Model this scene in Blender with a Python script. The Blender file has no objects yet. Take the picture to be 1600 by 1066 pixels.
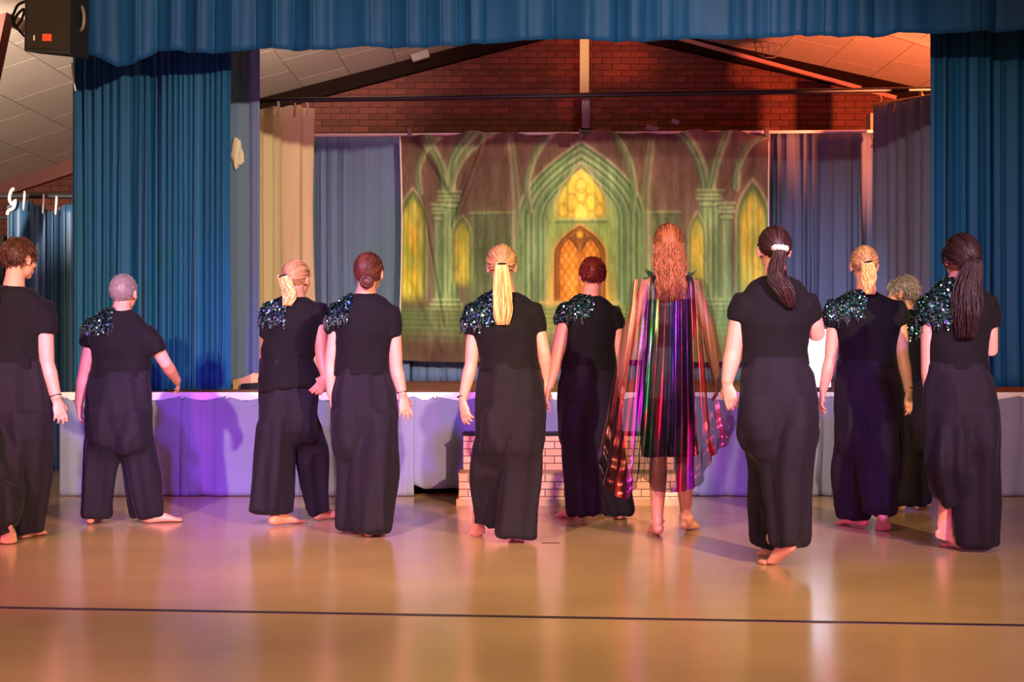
import bpy, math, random
import numpy as np
from mathutils import Vector, Matrix, noise
from mathutils.bvhtree import BVHTree

random.seed(7); np.random.seed(7)
F = 2400.0; CZ = 1.10; HY = 545.0           # focal length in pixels, eye height, horizon row of the photograph
sc = bpy.context.scene
COL = sc.collection

def at(px, py, Y):
    """point of the place seen at pixel (px, py) when it stands Y metres away"""
    return Vector(((px-800.0)/F*Y, Y, CZ+(HY-py)/F*Y))
def lin(c):
    return tuple((v/12.92 if v <= .04045 else ((v+.055)/1.055)**2.4) for v in c)

# ------------------------------------------------------------------ camera
cam = bpy.data.cameras.new('camera'); cam.sensor_width = 36; cam.lens = F/1600*36
cam.shift_y = 12/1600; cam.clip_end = 100
co = bpy.data.objects.new('camera', cam); COL.objects.link(co)
co.location = (0, 0, CZ); co.rotation_euler = (math.pi/2, 0, 0)
sc.camera = co
# ------------------------------------------------------------------ world and exposure
w = bpy.data.worlds.new('world'); sc.world = w; w.use_nodes = True
bg = w.node_tree.nodes['Background']; bg.inputs[0].default_value = (1.0, .80, .62, 1); bg.inputs[1].default_value = .33
sc.view_settings.view_transform = 'Standard'; sc.view_settings.look = 'None'
sc.view_settings.gamma = 1; sc.view_settings.use_curve_mapping = False
sc.view_settings.exposure = 0.0
# ------------------------------------------------------------------ lamps of the hall and the stage, and added fill lights
def spot(name, loc, aim, power, color, angle, blend=.4, size=.08):
    l = bpy.data.lights.new(name, 'SPOT'); l.energy = power; l.color = color
    l.spot_size = math.radians(angle); l.spot_blend = blend; l.shadow_soft_size = size
    o = bpy.data.objects.new(name, l); COL.objects.link(o); o.location = loc
    o.rotation_euler = (Vector(aim)-Vector(loc)).to_track_quat('-Z', 'Y').to_euler()
    return o
def area(name, loc, aim, power, color, sx, sy):
    l = bpy.data.lights.new(name, 'AREA'); l.energy = power; l.color = color; l.shape = 'RECTANGLE'
    l.size = sx; l.size_y = sy
    o = bpy.data.objects.new(name, l); COL.objects.link(o); o.location = loc
    o.rotation_euler = (Vector(aim)-Vector(loc)).to_track_quat('-Z', 'Y').to_euler()
    return o
spot('warm_follow_light_right', (4.6, -1.0, 3.9), (-1.2, 11.5, 1.4), 8200, (1.0, .68, .42), 40, .6, .10)
spot('warm_follow_light_left', (-3.0, -1.0, 4.3), (-.1, 12.5, 1.6), 6300, (1.0, .78, .56), 40, .7, .10)
spot('magenta_can_left', (-5.2, 3.6, 2.0), (-1.2, 9.0, .55), 1100, (1.0, .12, .62), 44, .7, .10)
spot('magenta_floor_can_left', (-1.6, 1.2, .30), (-1.5, 9.3, .62), 1500, (1.0, .10, .60), 36, .9, .10)
spot('magenta_floor_can_right', (1.5, 1.2, .30), (1.6, 9.3, .62), 1300, (1.0, .12, .62), 36, .9, .10)
spot('violet_can_middle', (-1.6, 4.4, 4.0), (-1.2, 11.1, .35), 2700, (.27, .07, 1.0), 34, .9, .12)
spot('violet_can_left', (-1.2, 2.4, 3.9), (-2.45, 9.5, .75), 3200, (.34, .06, 1.0), 13, .9, .08)
spot('violet_can_right', (2.2, 2.4, 4.0), (1.7, 9.4, .5), 2700, (.26, .10, 1.0), 24, .9, .12)
spot('amber_wash_right', (4.5, 12.5, 2.3), (4.0, 16.4, 4.6), 3300, (1.0, .21, .08), 66, .7, .08)
spot('purple_wash_right', (2.8, 12.6, 1.0), (3.75, 13.9, 1.2), 30, (.65, .12, 1.0), 46, .9, .05)
spot('corridor_ceiling_fill', (-4.8, 9.0, 2.2), (-4.7, 15.5, 4.0), 2600, (1.0, .82, .68), 44, .6, .05)  # unseen spot added to brighten the left corridor ceiling
spot('gable_fill_light', (.6, 12.0, 3.7), (.2, 17.4, 5.5), 420, (1.0, .66, .52), 56, .8, .05)  # unseen spot added behind the valance to brighten gable and ceiling
spot('stage_ceiling_fill', (-.9, 13.5, 4.12), (-2.6, 17.9, 5.2), 850, (1.0, .68, .58), 60, .8, .08)  # second added spot behind the valance, lifts the left stage ceiling
area('floor_fill_light', (0, 3.6, 4.2), (0, 4.6, 0), 270, (1.0, .72, .38), 6, 2.5)  # unseen area light added to brighten the foreground floor

# ------------------------------------------------------------------ materials
def nt(m): return m.node_tree.nodes, m.node_tree.links
def mat(name, c, rough=.7, metal=0, var=.0, vscale=6, bump=0, bscale=60, sheen=0, coat=0, spec=.5, stretch=(1, 1, 1), alpha=1, rnd=0, emis=0, sub=0):
    m = bpy.data.materials.new(name); m.use_nodes = True; N, L = nt(m)
    b = N['Principled BSDF']; col = lin(c)+(1,)
    b.inputs['Base Color'].default_value = col; b.inputs['Roughness'].default_value = rough
    b.inputs['Metallic'].default_value = metal; b.inputs['Specular IOR Level'].default_value = spec
    if sheen: b.inputs['Sheen Weight'].default_value = sheen; b.inputs['Sheen Roughness'].default_value = .4
    if coat: b.inputs['Coat Weight'].default_value = coat; b.inputs['Coat Roughness'].default_value = .15
    if alpha < 1: b.inputs['Alpha'].default_value = alpha
    if sub: b.inputs['Subsurface Weight'].default_value = sub; b.inputs['Subsurface Scale'].default_value = .02
    if emis: b.inputs['Emission Color'].default_value = col; b.inputs['Emission Strength'].default_value = emis
    tc = N.new('ShaderNodeTexCoord'); mp = N.new('ShaderNodeMapping'); mp.inputs['Scale'].default_value = stretch
    L.new(tc.outputs['Object'], mp.inputs[0])
    last = None
    if var:
        n = N.new('ShaderNodeTexNoise'); n.inputs['Scale'].default_value = vscale; n.inputs['Detail'].default_value = 5
        L.new(mp.outputs[0], n.inputs[0])
        r = N.new('ShaderNodeMapRange'); r.inputs[1].default_value = .25; r.inputs[2].default_value = .75
        r.inputs[3].default_value = 1-var; r.inputs[4].default_value = 1+var; L.new(n.outputs[0], r.inputs[0])
        h = N.new('ShaderNodeHueSaturation'); h.inputs['Color'].default_value = col; L.new(r.outputs[0], h.inputs['Value'])
        last = h
    if rnd:
        oi = N.new('ShaderNodeObjectInfo'); r2 = N.new('ShaderNodeMapRange')
        r2.inputs[3].default_value = 1-rnd; r2.inputs[4].default_value = 1+rnd; L.new(oi.outputs['Random'], r2.inputs[0])
        h2 = N.new('ShaderNodeHueSaturation'); h2.inputs['Color'].default_value = col
        if last: L.new(last.outputs[0], h2.inputs['Color'])
        L.new(r2.outputs[0], h2.inputs['Value']); last = h2
    if last: L.new(last.outputs[0], b.inputs['Base Color'])
    if bump:
        n = N.new('ShaderNodeTexNoise'); n.inputs['Scale'].default_value = bscale; n.inputs['Detail'].default_value = 3
        L.new(mp.outputs[0], n.inputs[0]); bp = N.new('ShaderNodeBump'); bp.inputs['Strength'].default_value = bump
        bp.inputs['Distance'].default_value = .01; L.new(n.outputs[0], bp.inputs['Height']); L.new(bp.outputs[0], b.inputs['Normal'])
    return m
def vmat(name, rough=.8, metal=0, spec=.3, bump=0, sheen=0):
    m = mat(name, (.5, .5, .5), rough, metal, spec=spec, bump=bump, bscale=300, sheen=sheen); N, L = nt(m)
    a = N.new('ShaderNodeVertexColor'); a.layer_name = 'print'; L.new(a.outputs[0], N['Principled BSDF'].inputs['Base Color']); return m

M = {}
M['velvet'] = mat('blue_velvet', (.045, .29, .46), .62, var=.12, vscale=3, stretch=(1, 1, .2), sheen=.05, bump=.15, bscale=90, spec=.2)
M['valance'] = mat('blue_valance_cloth', (.045, .25, .46), .58, var=.12, vscale=3, stretch=(1, 1, .3), sheen=.05, bump=.15, bscale=90, spec=.2)
M['bluegrey'] = mat('blue_grey_cloth', (.36, .47, .62), .85, var=.06, vscale=4, stretch=(1, 1, .2))
M['beige'] = mat('beige_cloth', (.80, .76, .64), .8, var=.06, vscale=4, stretch=(1, 1, .2))
M['purplegrey'] = mat('purple_grey_cloth', (.33, .36, .46), .85, var=.06, vscale=4, stretch=(1, 1, .2))
M['skirt'] = mat('stage_skirt_cloth', (.47, .48, .58), .85, var=.07, vscale=5, bump=.1, bscale=120)
M['wingblue'] = mat('dark_blue_drape', (.17, .33, .47), .45, var=.15, vscale=3, stretch=(1, 1, .2), sheen=.2)
M['brick'] = mat('brick_clay', (.37, .185, .14), .9, var=.15, vscale=14, bump=.4, bscale=60, rnd=.28)
M['mortar'] = mat('mortar', (.27, .15, .12), .95, var=.15, vscale=10)
M['beam'] = mat('dark_stained_wood', (.10, .045, .03), .9, spec=.1, var=.2, vscale=4, stretch=(1, 1, 6))
M['rafter'] = mat('red_brown_rafter_wood', (.40, .15, .09), .5, var=.2, vscale=4)
M['ceiling'] = mat('ceiling_board', (.80, .74, .68), .9, var=.03, vscale=2, rnd=.04)
M['joint'] = mat('ceiling_joint', (.50, .45, .41), .9)
M['white'] = mat('white_paint', (.86, .83, .82), .5, var=.05, vscale=8)
M['plaster'] = mat('plain_wall_paint', (.62, .55, .46), .9, var=.05)
M['stagewood'] = mat('stage_boards', (.55, .33, .18), .45, var=.25, vscale=3, stretch=(.4, 6, 1))
M['black_metal'] = mat('black_metal', (.05, .05, .055), .45)
M['grey_metal'] = mat('grey_metal', (.45, .42, .40), .5)
M['cream_metal'] = mat('cream_paint', (.70, .56, .34), .6)
M['rope'] = mat('white_cord', (.85, .82, .78), .8)
M['tan'] = mat('tan_wood', (.72, .58, .40), .6, var=.1)
M['pink_conduit'] = mat('conduit_paint', (.66, .45, .42), .5)
M['speaker'] = mat('speaker_shell', (.07, .06, .06), .5, bump=.3, bscale=200)
M['grille'] = mat('speaker_grille', (.20, .16, .13), .6, bump=.8, bscale=500, metal=.2)
M['badge'] = mat('orange_badge', (.90, .30, .17), .5)
M['dark'] = mat('black_and_painted_shade', (.04, .04, .05), .9)  # black of real things, also the painted dark under the stage
M['shirt'] = mat('black_jersey', (.055, .047, .055), .85, var=.08, vscale=9, bump=.25, bscale=40, sheen=.03, spec=.15)
M['trousers'] = mat('black_crepe', (.073, .052, .083), .8, var=.08, vscale=6, bump=.2, bscale=35, stretch=(1, 1, .3), sheen=.04, spec=.2)
M['dress'] = mat('black_stretch_dress', (.08, .07, .09), .5, bump=.2, bscale=40, sheen=.1)
M['skin'] = mat('skin', (.76, .54, .45), .5, var=.05, vscale=12, sub=.06)
M['skin_tan'] = mat('tanned_skin', (.70, .48, .37), .5, var=.05, vscale=12, sub=.06)
M['eye'] = mat('eye_white', (.85, .83, .80), .2)
M['sequin_back'] = mat('dark_green_backing', (.06, .15, .13), .6)
M['metal_band'] = mat('bracelet', (.25, .2, .2), .3, metal=.8)
M['scrunchie'] = mat('white_scrunchie', (.90, .86, .80), .8, bump=.5, bscale=80)
M['leaf'] = mat('dark_green_leaf', (.08, .22, .12), .45, var=.2)
def hairmat(k, c):
    m = M[k] = mat(k+'_hair', c, .42, var=.15, vscale=40, stretch=(1, 1, .15), spec=.22); N, L = nt(m)
    b = N['Principled BSDF']; src = b.inputs['Base Color'].links[0].from_socket; v = N.new('ShaderNodeVertexColor'); v.layer_name = 'print'
    x = N.new('ShaderNodeMixRGB'); x.blend_type = 'MULTIPLY'; x.inputs[0].default_value = 1; L.new(src, x.inputs[1]); L.new(v.outputs[0], x.inputs[2]); L.new(x.outputs[0], b.inputs['Base Color'])
hairmat('brown', (.30, .18, .13)); hairmat('grey', (.52, .47, .46)); hairmat('blonde', (.78, .60, .38)); hairmat('auburn', (.32, .17, .12))
hairmat('pale_blonde', (.90, .72, .45)); hairmat('dark_red', (.33, .09, .08)); hairmat('copper', (.54, .31, .21)); hairmat('dark_brown', (.20, .12, .11))
hairmat('honey', (.66, .50, .34)); hairmat('grey_brown', (.54, .50, .48)); hairmat('darkest', (.17, .11, .10))
def floor_material():
    m = mat('varnished_hall_floor', (.52, .36, .20), .3, spec=.5); N, L = nt(m); b = N['Principled BSDF']
    tc = N.new('ShaderNodeTexCoord')
    n = N.new('ShaderNodeTexNoise'); n.inputs['Scale'].default_value = 1.3; n.inputs['Detail'].default_value = 6; L.new(tc.outputs['Object'], n.inputs[0])
    r = N.new('ShaderNodeValToRGB'); r.color_ramp.elements[0].position = .3; r.color_ramp.elements[1].position = .7
    r.color_ramp.elements[0].color = lin((.66, .53, .38))+(1,); r.color_ramp.elements[1].color = lin((.71, .58, .42))+(1,)
    L.new(n.outputs[0], r.inputs[0])
    s = N.new('ShaderNodeTexNoise'); s.inputs['Scale'].default_value = 22; s.inputs['Detail'].default_value = 8; L.new(tc.outputs['Object'], s.inputs[0])
    sr = N.new('ShaderNodeValToRGB'); sr.color_ramp.elements[0].position = .68; sr.color_ramp.elements[1].position = .76
    L.new(s.outputs[0], sr.inputs[0])
    mx = N.new('ShaderNodeMixRGB'); mx.inputs[2].default_value = lin((.78, .66, .50))+(1,); L.new(r.outputs[0], mx.inputs[1])
    ml = N.new('ShaderNodeMath'); ml.operation = 'MULTIPLY'; ml.inputs[1].default_value = .35; L.new(sr.outputs[0], ml.inputs[0]); L.new(ml.outputs[0], mx.inputs[0])
    L.new(mx.outputs[0], b.inputs['Base Color'])
    rr = N.new('ShaderNodeMapRange'); rr.inputs[3].default_value = .15; rr.inputs[4].default_value = .24; L.new(n.outputs[0], rr.inputs[0]); L.new(rr.outputs[0], b.inputs['Roughness'])
    w2 = N.new('ShaderNodeTexNoise'); w2.inputs['Scale'].default_value = 9; L.new(tc.outputs['Object'], w2.inputs[0])
    bp = N.new('ShaderNodeBump'); bp.inputs['Strength'].default_value = .06; bp.inputs['Distance'].default_value = .01
    L.new(w2.outputs[0], bp.inputs['Height']); L.new(bp.outputs[0], b.inputs['Normal'])
    return m
M['floor'] = floor_material()
def painted_brick_material():
    m = mat('painted_brick_pattern', (.85, .66, .48), .7); N, L = nt(m); b = N['Principled BSDF']
    tc = N.new('ShaderNodeTexCoord'); sp = N.new('ShaderNodeSeparateXYZ'); cb = N.new('ShaderNodeCombineXYZ')
    L.new(tc.outputs['Object'], sp.inputs[0]); ad = N.new('ShaderNodeMath'); ad.operation = 'ADD'
    L.new(sp.outputs[0], ad.inputs[0]); L.new(sp.outputs[1], ad.inputs[1]); L.new(ad.outputs[0], cb.inputs[0]); L.new(sp.outputs[2], cb.inputs[1])
    br = N.new('ShaderNodeTexBrick'); L.new(cb.outputs[0], br.inputs[0])
    br.inputs['Color1'].default_value = lin((.90, .72, .55))+(1,); br.inputs['Color2'].default_value = lin((.84, .62, .44))+(1,)
    br.inputs['Mortar'].default_value = lin((.38, .20, .14))+(1,); br.inputs['Scale'].default_value = 1
    br.inputs['Mortar Size'].default_value = .0035; br.inputs['Mortar Smooth'].default_value = .1
    br.inputs['Brick Width'].default_value = .135; br.inputs['Row Height'].default_value = .0525
    L.new(br.outputs[0], b.inputs['Base Color']); return m
M['painted_brick'] = painted_brick_material()
def cape_material():
    m = bpy.data.materials.new('iridescent_sheer_lame'); m.use_nodes = True; N, L = nt(m); b = N['Principled BSDF']; m.use_transparent_shadow = True
    tc = N.new('ShaderNodeTexCoord'); uv = N.new('ShaderNodeUVMap'); mp = N.new('ShaderNodeMapping')
    L.new(uv.outputs[0], mp.inputs[0]); mp.inputs['Scale'].default_value = (7, 2.0, 1)
    n = N.new('ShaderNodeTexNoise'); n.inputs['Scale'].default_value = 1.0; n.inputs['Detail'].default_value = 2; L.new(mp.outputs[0], n.inputs[0])
    r = N.new('ShaderNodeValToRGB'); e = r.color_ramp.elements
    e[0].position = 0; e[0].color = (.10, .14, .07, 1); e[1].position = 1; e[1].color = (.75, .05, .04, 1)
    for p, c in ((.10, (.75, .10, .06, 1)), (.17, (.80, .08, .05, 1)), (.22, (.70, .03, .75, 1)), (.27, (.50, .02, .75, 1)), (.31, (.03, .45, .08, 1)), (.37, (.04, .55, .12, 1)), (.41, (.85, .03, .10, 1)), (.48, (.80, .04, .08, 1)),
                 (.52, (.03, .10, .12, 1)), (.57, (.22, .03, .80, 1)), (.63, (.75, .03, .15, 1)), (.70, (.30, .03, .75, 1)), (.77, (.80, .05, .08, 1)), (.84, (.75, .06, .05, 1)), (.92, (.70, .04, .35, 1))):
        x = e.new(p); x.color = c
    su = N.new('ShaderNodeSeparateXYZ'); L.new(uv.outputs[0], su.inputs[0]); ma = N.new('ShaderNodeMath'); ma.operation = 'MULTIPLY_ADD'; ma.inputs[1].default_value = .34
    L.new(n.outputs[0], ma.inputs[0]); L.new(su.outputs[0], ma.inputs[2]); mb_ = N.new('ShaderNodeMath'); mb_.operation = 'SUBTRACT'; mb_.inputs[1].default_value = .17; L.new(ma.outputs[0], mb_.inputs[0])
    L.new(mb_.outputs[0], r.inputs[0])
    b.inputs['Metallic'].default_value = .9; b.inputs['Roughness'].default_value = .28
    mp2 = N.new('ShaderNodeMapping'); L.new(uv.outputs[0], mp2.inputs[0]); mp2.inputs['Scale'].default_value = (15, 1.3, 1)
    n2 = N.new('ShaderNodeTexNoise'); n2.inputs['Scale'].default_value = 1; n2.inputs['Detail'].default_value = 3; L.new(mp2.outputs[0], n2.inputs[0])
    r2 = N.new('ShaderNodeMapRange'); r2.inputs[1].default_value = .54; r2.inputs[2].default_value = .66; r2.inputs[3].default_value = .38; r2.inputs[4].default_value = .88
    L.new(n2.outputs[0], r2.inputs[0])
    dv = N.new('ShaderNodeMath'); dv.operation = 'MULTIPLY_ADD'; dv.inputs[1].default_value = .30; dv.use_clamp = True; L.new(su.outputs[1], dv.inputs[0]); L.new(r2.outputs[0], dv.inputs[2]); L.new(dv.outputs[0], b.inputs['Alpha'])
    dk = N.new('ShaderNodeMapRange'); dk.inputs[1].default_value = .52; dk.inputs[2].default_value = .66; dk.inputs[3].default_value = .12; dk.inputs[4].default_value = 1.0; L.new(n2.outputs[0], dk.inputs[0])
    hs = N.new('ShaderNodeHueSaturation'); L.new(r.outputs[0], hs.inputs['Color']); L.new(dk.outputs[0], hs.inputs['Value']); L.new(hs.outputs[0], b.inputs['Base Color'])
    bp = N.new('ShaderNodeBump'); bp.inputs['Strength'].default_value = .7; bp.inputs['Distance'].default_value = .02
    L.new(n2.outputs[0], bp.inputs['Height']); L.new(bp.outputs[0], b.inputs['Normal'])
    return m
M['cape'] = cape_material()
M['print'] = vmat('printed_cloth', .85, spec=.2)
M['sequin'] = vmat('sequins', .22, metal=.85)

# ------------------------------------------------------------------ mesh helpers
class MB:
    def __init__(s): s.v = []; s.f = []; s.tone = None
    def add(s, vs, fs):
        o = len(s.v); s.v += [tuple(x) for x in vs]; s.f += [tuple(i+o for i in f) for f in fs]
    def box(s, a, b, bev=0):
        x0, y0, z0 = a; x1, y1, z1 = b
        s.add([(x0, y0, z0), (x1, y0, z0), (x1, y1, z0), (x0, y1, z0), (x0, y0, z1), (x1, y0, z1), (x1, y1, z1), (x0, y1, z1)],
              [(0, 3, 2, 1), (4, 5, 6, 7), (0, 1, 5, 4), (1, 2, 6, 5), (2, 3, 7, 6), (3, 0, 4, 7)])
    def obox(s, p, q, wdt, hgt, side):
        """bar from p to q, wdt along side, hgt across"""
        t = (q-p).normalized(); sd = (side-t*side.dot(t)).normalized(); n = t.cross(sd)
        vs = [c+sd*(i*wdt/2)+n*(j*hgt/2) for c in (p, q) for i, j in ((-1, -1), (1, -1), (1, 1), (-1, 1))]
        s.add(vs, [(0, 3, 2, 1), (4, 5, 6, 7), (0, 1, 5, 4), (1, 2, 6, 5), (2, 3, 7, 6), (3, 0, 4, 7)])
    def tube(s, pts, rad, n=10, ref=None, ripple=None):
        pts = [Vector(p) for p in pts]; k = len(pts)
        if not isinstance(rad, (list, tuple)): rad = [rad]*k
        vs = []; sd = Vector(ref) if ref is not None else None
        for i, p in enumerate(pts):
            t = (pts[min(i+1, k-1)]-pts[max(i-1, 0)])
            if t.length < 1e-9: t = Vector((0, 0, 1))
            t.normalize()
            if sd is None:
                sd = Vector((1, 0, 0)) if abs(t.x) < .8 else Vector((0, 1, 0))
            base = Vector(ref) if ref is not None else sd
            q = base-t*base.dot(t)
            if q.length < 1e-4: q = Vector((0, 1, 0))-t*t.y
            q.normalize(); sd = q; b2 = t.cross(q)
            r = rad[i]; a, b = r if isinstance(r, (list, tuple)) else (r, r)
            for j in range(n):
                th = 2*math.pi*j/n; m = 1+(ripple(i, th) if ripple else 0)
                vs.append(p+q*(a*m*math.cos(th))+b2*(b*m*math.sin(th)))
        fs = [(i*n+j, i*n+(j+1) % n, (i+1)*n+(j+1) % n, (i+1)*n+j) for i in range(k-1) for j in range(n)]
        vs += [pts[0], pts[-1]]; a0 = k*n; a1 = k*n+1
        fs += [(a0, (j+1) % n, j) for j in range(n)]+[(a1, (k-1)*n+j, (k-1)*n+(j+1) % n) for j in range(n)]
        s.add(vs, fs)
    def ell(s, c, r, R=None, nu=16, nv=10, keep=None, fn=None):
        vs = []; c = Vector(c); d = []
        for i in range(nv+1):
            ph = math.pi*i/nv
            for j in range(nu):
                th = 2*math.pi*j/nu; q = Vector((math.sin(ph)*math.cos(th), math.sin(ph)*math.sin(th), math.cos(ph)))
                d.append(q); m = 1+(fn(q) if fn else 0)
                v = Vector((q.x*r[0]*m, q.y*r[1]*m, q.z*r[2]*m))
                vs.append(c+(R @ v if R is not None else v))
        fs = []
        for i in range(nv):
            for j in range(nu):
                f = (i*nu+j, (i+1)*nu+j, (i+1)*nu+(j+1) % nu, i*nu+(j+1) % nu)
                if keep is None or keep((d[f[0]]+d[f[1]]+d[f[2]]+d[f[3]])/4): fs.append(f)
        s.add(vs, fs)
    def build(s, name, m, parent=None, smooth=False, mods=None, colors=None, org=None):
        if s.tone is not None:
            t = np.full(len(s.v), .62); 
            for i0, i1, q in s.tone: t[i0:i1] = q
            colors = np.stack([t, t, t, np.ones_like(t)], 1)
        me = bpy.data.meshes.new(name); off = Vector(org) if org is not None else (wloc(parent) if parent else Vector())
        me.from_pydata([(v[0]-off.x, v[1]-off.y, v[2]-off.z) for v in s.v], [], s.f); me.update()
        if colors is not None:
            ca = me.color_attributes.new('print', 'FLOAT_COLOR', 'POINT'); ca.data.foreach_set('color', np.asarray(colors, dtype=np.float32).ravel())
        return put(me, name, m, parent, smooth, off)
def wloc(o):
    v = Vector()
    while o is not None: v = v+o.location; o = o.parent
    return v
def put(me, name, m, parent=None, smooth=False, off=None):
    if m is not None: me.materials.append(m)
    if smooth: me.polygons.foreach_set('use_smooth', [True]*len(me.polygons))
    o = bpy.data.objects.new(name, me); COL.objects.link(o)
    if parent is not None:
        o.parent = parent; o.location = (Vector(off)-wloc(parent)) if off is not None else Vector()
    elif off is not None: o.location = off
    return o
def tag(o, label, cat, group=None):
    o['label'] = label; o['category'] = cat
    if group: o['group'] = group
    return o
def struct(o): o['kind'] = 'structure'; return o
def stuff(o): o['kind'] = 'stuff'; return o
def empty(name, loc, label=None, cat=None, group=None):
    o = bpy.data.objects.new(name, None); COL.objects.link(o); o.location = loc; o.empty_display_size = .1
    if label: tag(o, label, cat, group)
    return o
def dup(o, parent=None):
    c = o.copy(); COL.objects.link(c)
    if parent is not None: c.parent = parent
    for ch in list(o.children): dup(ch, c)
    return c
def catmull(P, k):
    P = [np.array(p, float) for p in P]; out = []
    n = len(P)
    for i in range(n-1):
        p0 = P[max(i-1, 0)]; p1 = P[i]; p2 = P[i+1]; p3 = P[min(i+2, n-1)]
        for j in range(k):
            t = j/k
            out.append(.5*((2*p1)+(-p0+p2)*t+(2*p0-5*p1+4*p2-p3)*t*t+(-p0+3*p1-3*p2+p3)*t**3))
    out.append(P[-1]); return out
def remeshed(mb, voxel, sm=2, fac=.5):
    me = bpy.data.meshes.new('t'); me.from_pydata(mb.v, [], mb.f); me.update()
    o = bpy.data.objects.new('t', me); COL.objects.link(o)
    r = o.modifiers.new('r', 'REMESH'); r.mode = 'VOXEL'; r.voxel_size = voxel
    if sm:
        s2 = o.modifiers.new('s', 'SMOOTH'); s2.factor = fac; s2.iterations = sm
    dg = bpy.context.evaluated_depsgraph_get(); dg.update()
    out = bpy.data.meshes.new_from_object(o.evaluated_get(dg))
    bpy.data.objects.remove(o); bpy.data.meshes.remove(me)
    return out
def wrinkle(me, amp, fr, seed, amp2=0, fr2=None):
    n = len(me.vertices); co_ = np.empty(n*3); me.vertices.foreach_get('co', co_); co_ = co_.reshape(-1, 3)
    no = np.array([v.normal[:] for v in me.vertices])
    d = np.empty(n); s = Vector((seed*3.1, seed*1.7, seed*.9))
    for i in range(n):
        c = co_[i]; q = Vector((c[0]*fr[0], c[1]*fr[1], c[2]*fr[2]))+s
        v = noise.noise(q); a = amp*(1-2.6*abs(v))
        if amp2: a += amp2*noise.noise(Vector((c[0]*fr2[0], c[1]*fr2[1], c[2]*fr2[2]))+s)
        d[i] = a
    co_ += no*d[:, None]
    me.vertices.foreach_set('co', co_.ravel()); me.update()
def shift(me, off):
    n = len(me.vertices); c = np.empty(n*3); me.vertices.foreach_get('co', c); c = c.reshape(-1, 3)-np.array(off); me.vertices.foreach_set('co', c.ravel()); me.update()
# ================================================================== THE SETTING
WY = 18.5                                         # brick end wall
mb = MB(); mb.box((-7.2, -2.5, -.1), (7.2, WY+.2, 0)); struct(mb.build('floor', M['floor']))
fl = bpy.data.objects['floor']
# court line let into the varnish: a thin strip of paint
mb = MB(); a = at(-60, 949, CZ*F/(949-HY)); b = at(1660, 979, CZ*F/(979-HY)); a.z = b.z = .0008
d = (b-a).normalized(); n = Vector((-d.y, d.x, 0))
mb.add([a-n*.022, b-n*.022, b+n*.022, a+n*.022, a-n*.022+Vector((0, 0, .0012)), b-n*.022+Vector((0, 0, .0012)), b+n*.022+Vector((0, 0, .0012)), a+n*.022+Vector((0, 0, .0012))],
       [(3, 2, 1, 0), (4, 5, 6, 7), (0, 1, 5, 4), (1, 2, 6, 5), (2, 3, 7, 6), (3, 0, 4, 7)])
mb.build('court_line', mat('dark_line_paint', (.16, .13, .16), .4), fl)
# dark tape mark
mb = MB()
p = at(860, 849, CZ*F/(849-HY)); mb.box((p.x-.05, p.y-.02, .0004), (p.x+.05, p.y+.02, .002)); mb.build('floor_tape_mark', mat('tape', (.35, .22, .12), .5), fl)

def wz(px_y): return CZ+(HY-px_y)/F*WY
def wx(px_x): return (px_x-800)/F*WY
PROF = [(-7.2, 2.72), (wx(403), wz(158)), (wx(912), wz(25)), (wx(1430), wz(140)), (7.2, 3.45)]
def roof(x):
    for (x0, z0), (x1, z1) in zip(PROF, PROF[1:]):
        if x <= x1: return z0+(z1-z0)*(x-x0)/(x1-x0)
    return PROF[-1][1]
# end wall: mortar slab under the gable, bricks laid on it
mb = MB(); vs = []
for y in (WY, WY+.2):
    vs += [(-7.2, y, 0), (7.2, y, 0)]+[(x, y, z) for x, z in reversed(PROF)]
k = 2+len(PROF)
mb.add(vs, [tuple(range(k)), tuple(range(2*k-1, k-1, -1))]+[(i, i+k, (i+1) % k+k, (i+1) % k) for i in range(k)])
wall_back = struct(mb.build('wall_back', M['mortar']))
bw, bh, g = .215, .065, .010
bm = MB(); bm.box((-bw/2, -.014, -bh/2), (bw/2, .01, bh/2))
brick_me = None; cells = []
z = wz(212)-.3; row = 0
while z < 5.2:
    x = wx(430)-(.11 if row % 2 else 0)
    while x < wx(1460):
        if z+bh/2 < roof(x)-.02: cells.append((x, z))
        x += bw+g
    z += bh+g; row += 1
def seen(c):
    px = 800+c[0]*F/WY; py = HY-(c[1]-CZ)*F/WY
    return 485 < px < 1365 and 60 < py < 206
vis = [c for c in cells if seen(c)]; rest = [c for c in cells if not seen(c)]
vis.sort(key=lambda c: abs(c[0]-.9)+2*abs(c[1]-3.7))
rest += vis[300:]; vis = vis[:300]
for i, (x, z) in enumerate(vis):
    if brick_me is None:
        o = bm.build('brick', M['brick'], wall_back); brick_me = o
    else:
        o = brick_me.copy(); COL.objects.link(o); o.parent = wall_back
    o.location = (x, WY-random.uniform(-.003, .003), z)
mb = MB()
def addbricks(cs):
    for x, z in cs: mb.box((x-bw/2, WY-.014, z-bh/2), (x+bw/2, WY+.01, z+bh/2))
addbricks(rest)
z = 1.6; row = 0
while z < 3.4:
    x = -6.9-(.11 if row % 2 else 0)
    while x < -4.9:
        if z < roof(x)-.05: addbricks([(x, z)])
        x += bw+g
    z += bh+g; row += 1
stuff(mb.build('brick_courses', M['brick'], wall_back))
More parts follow.
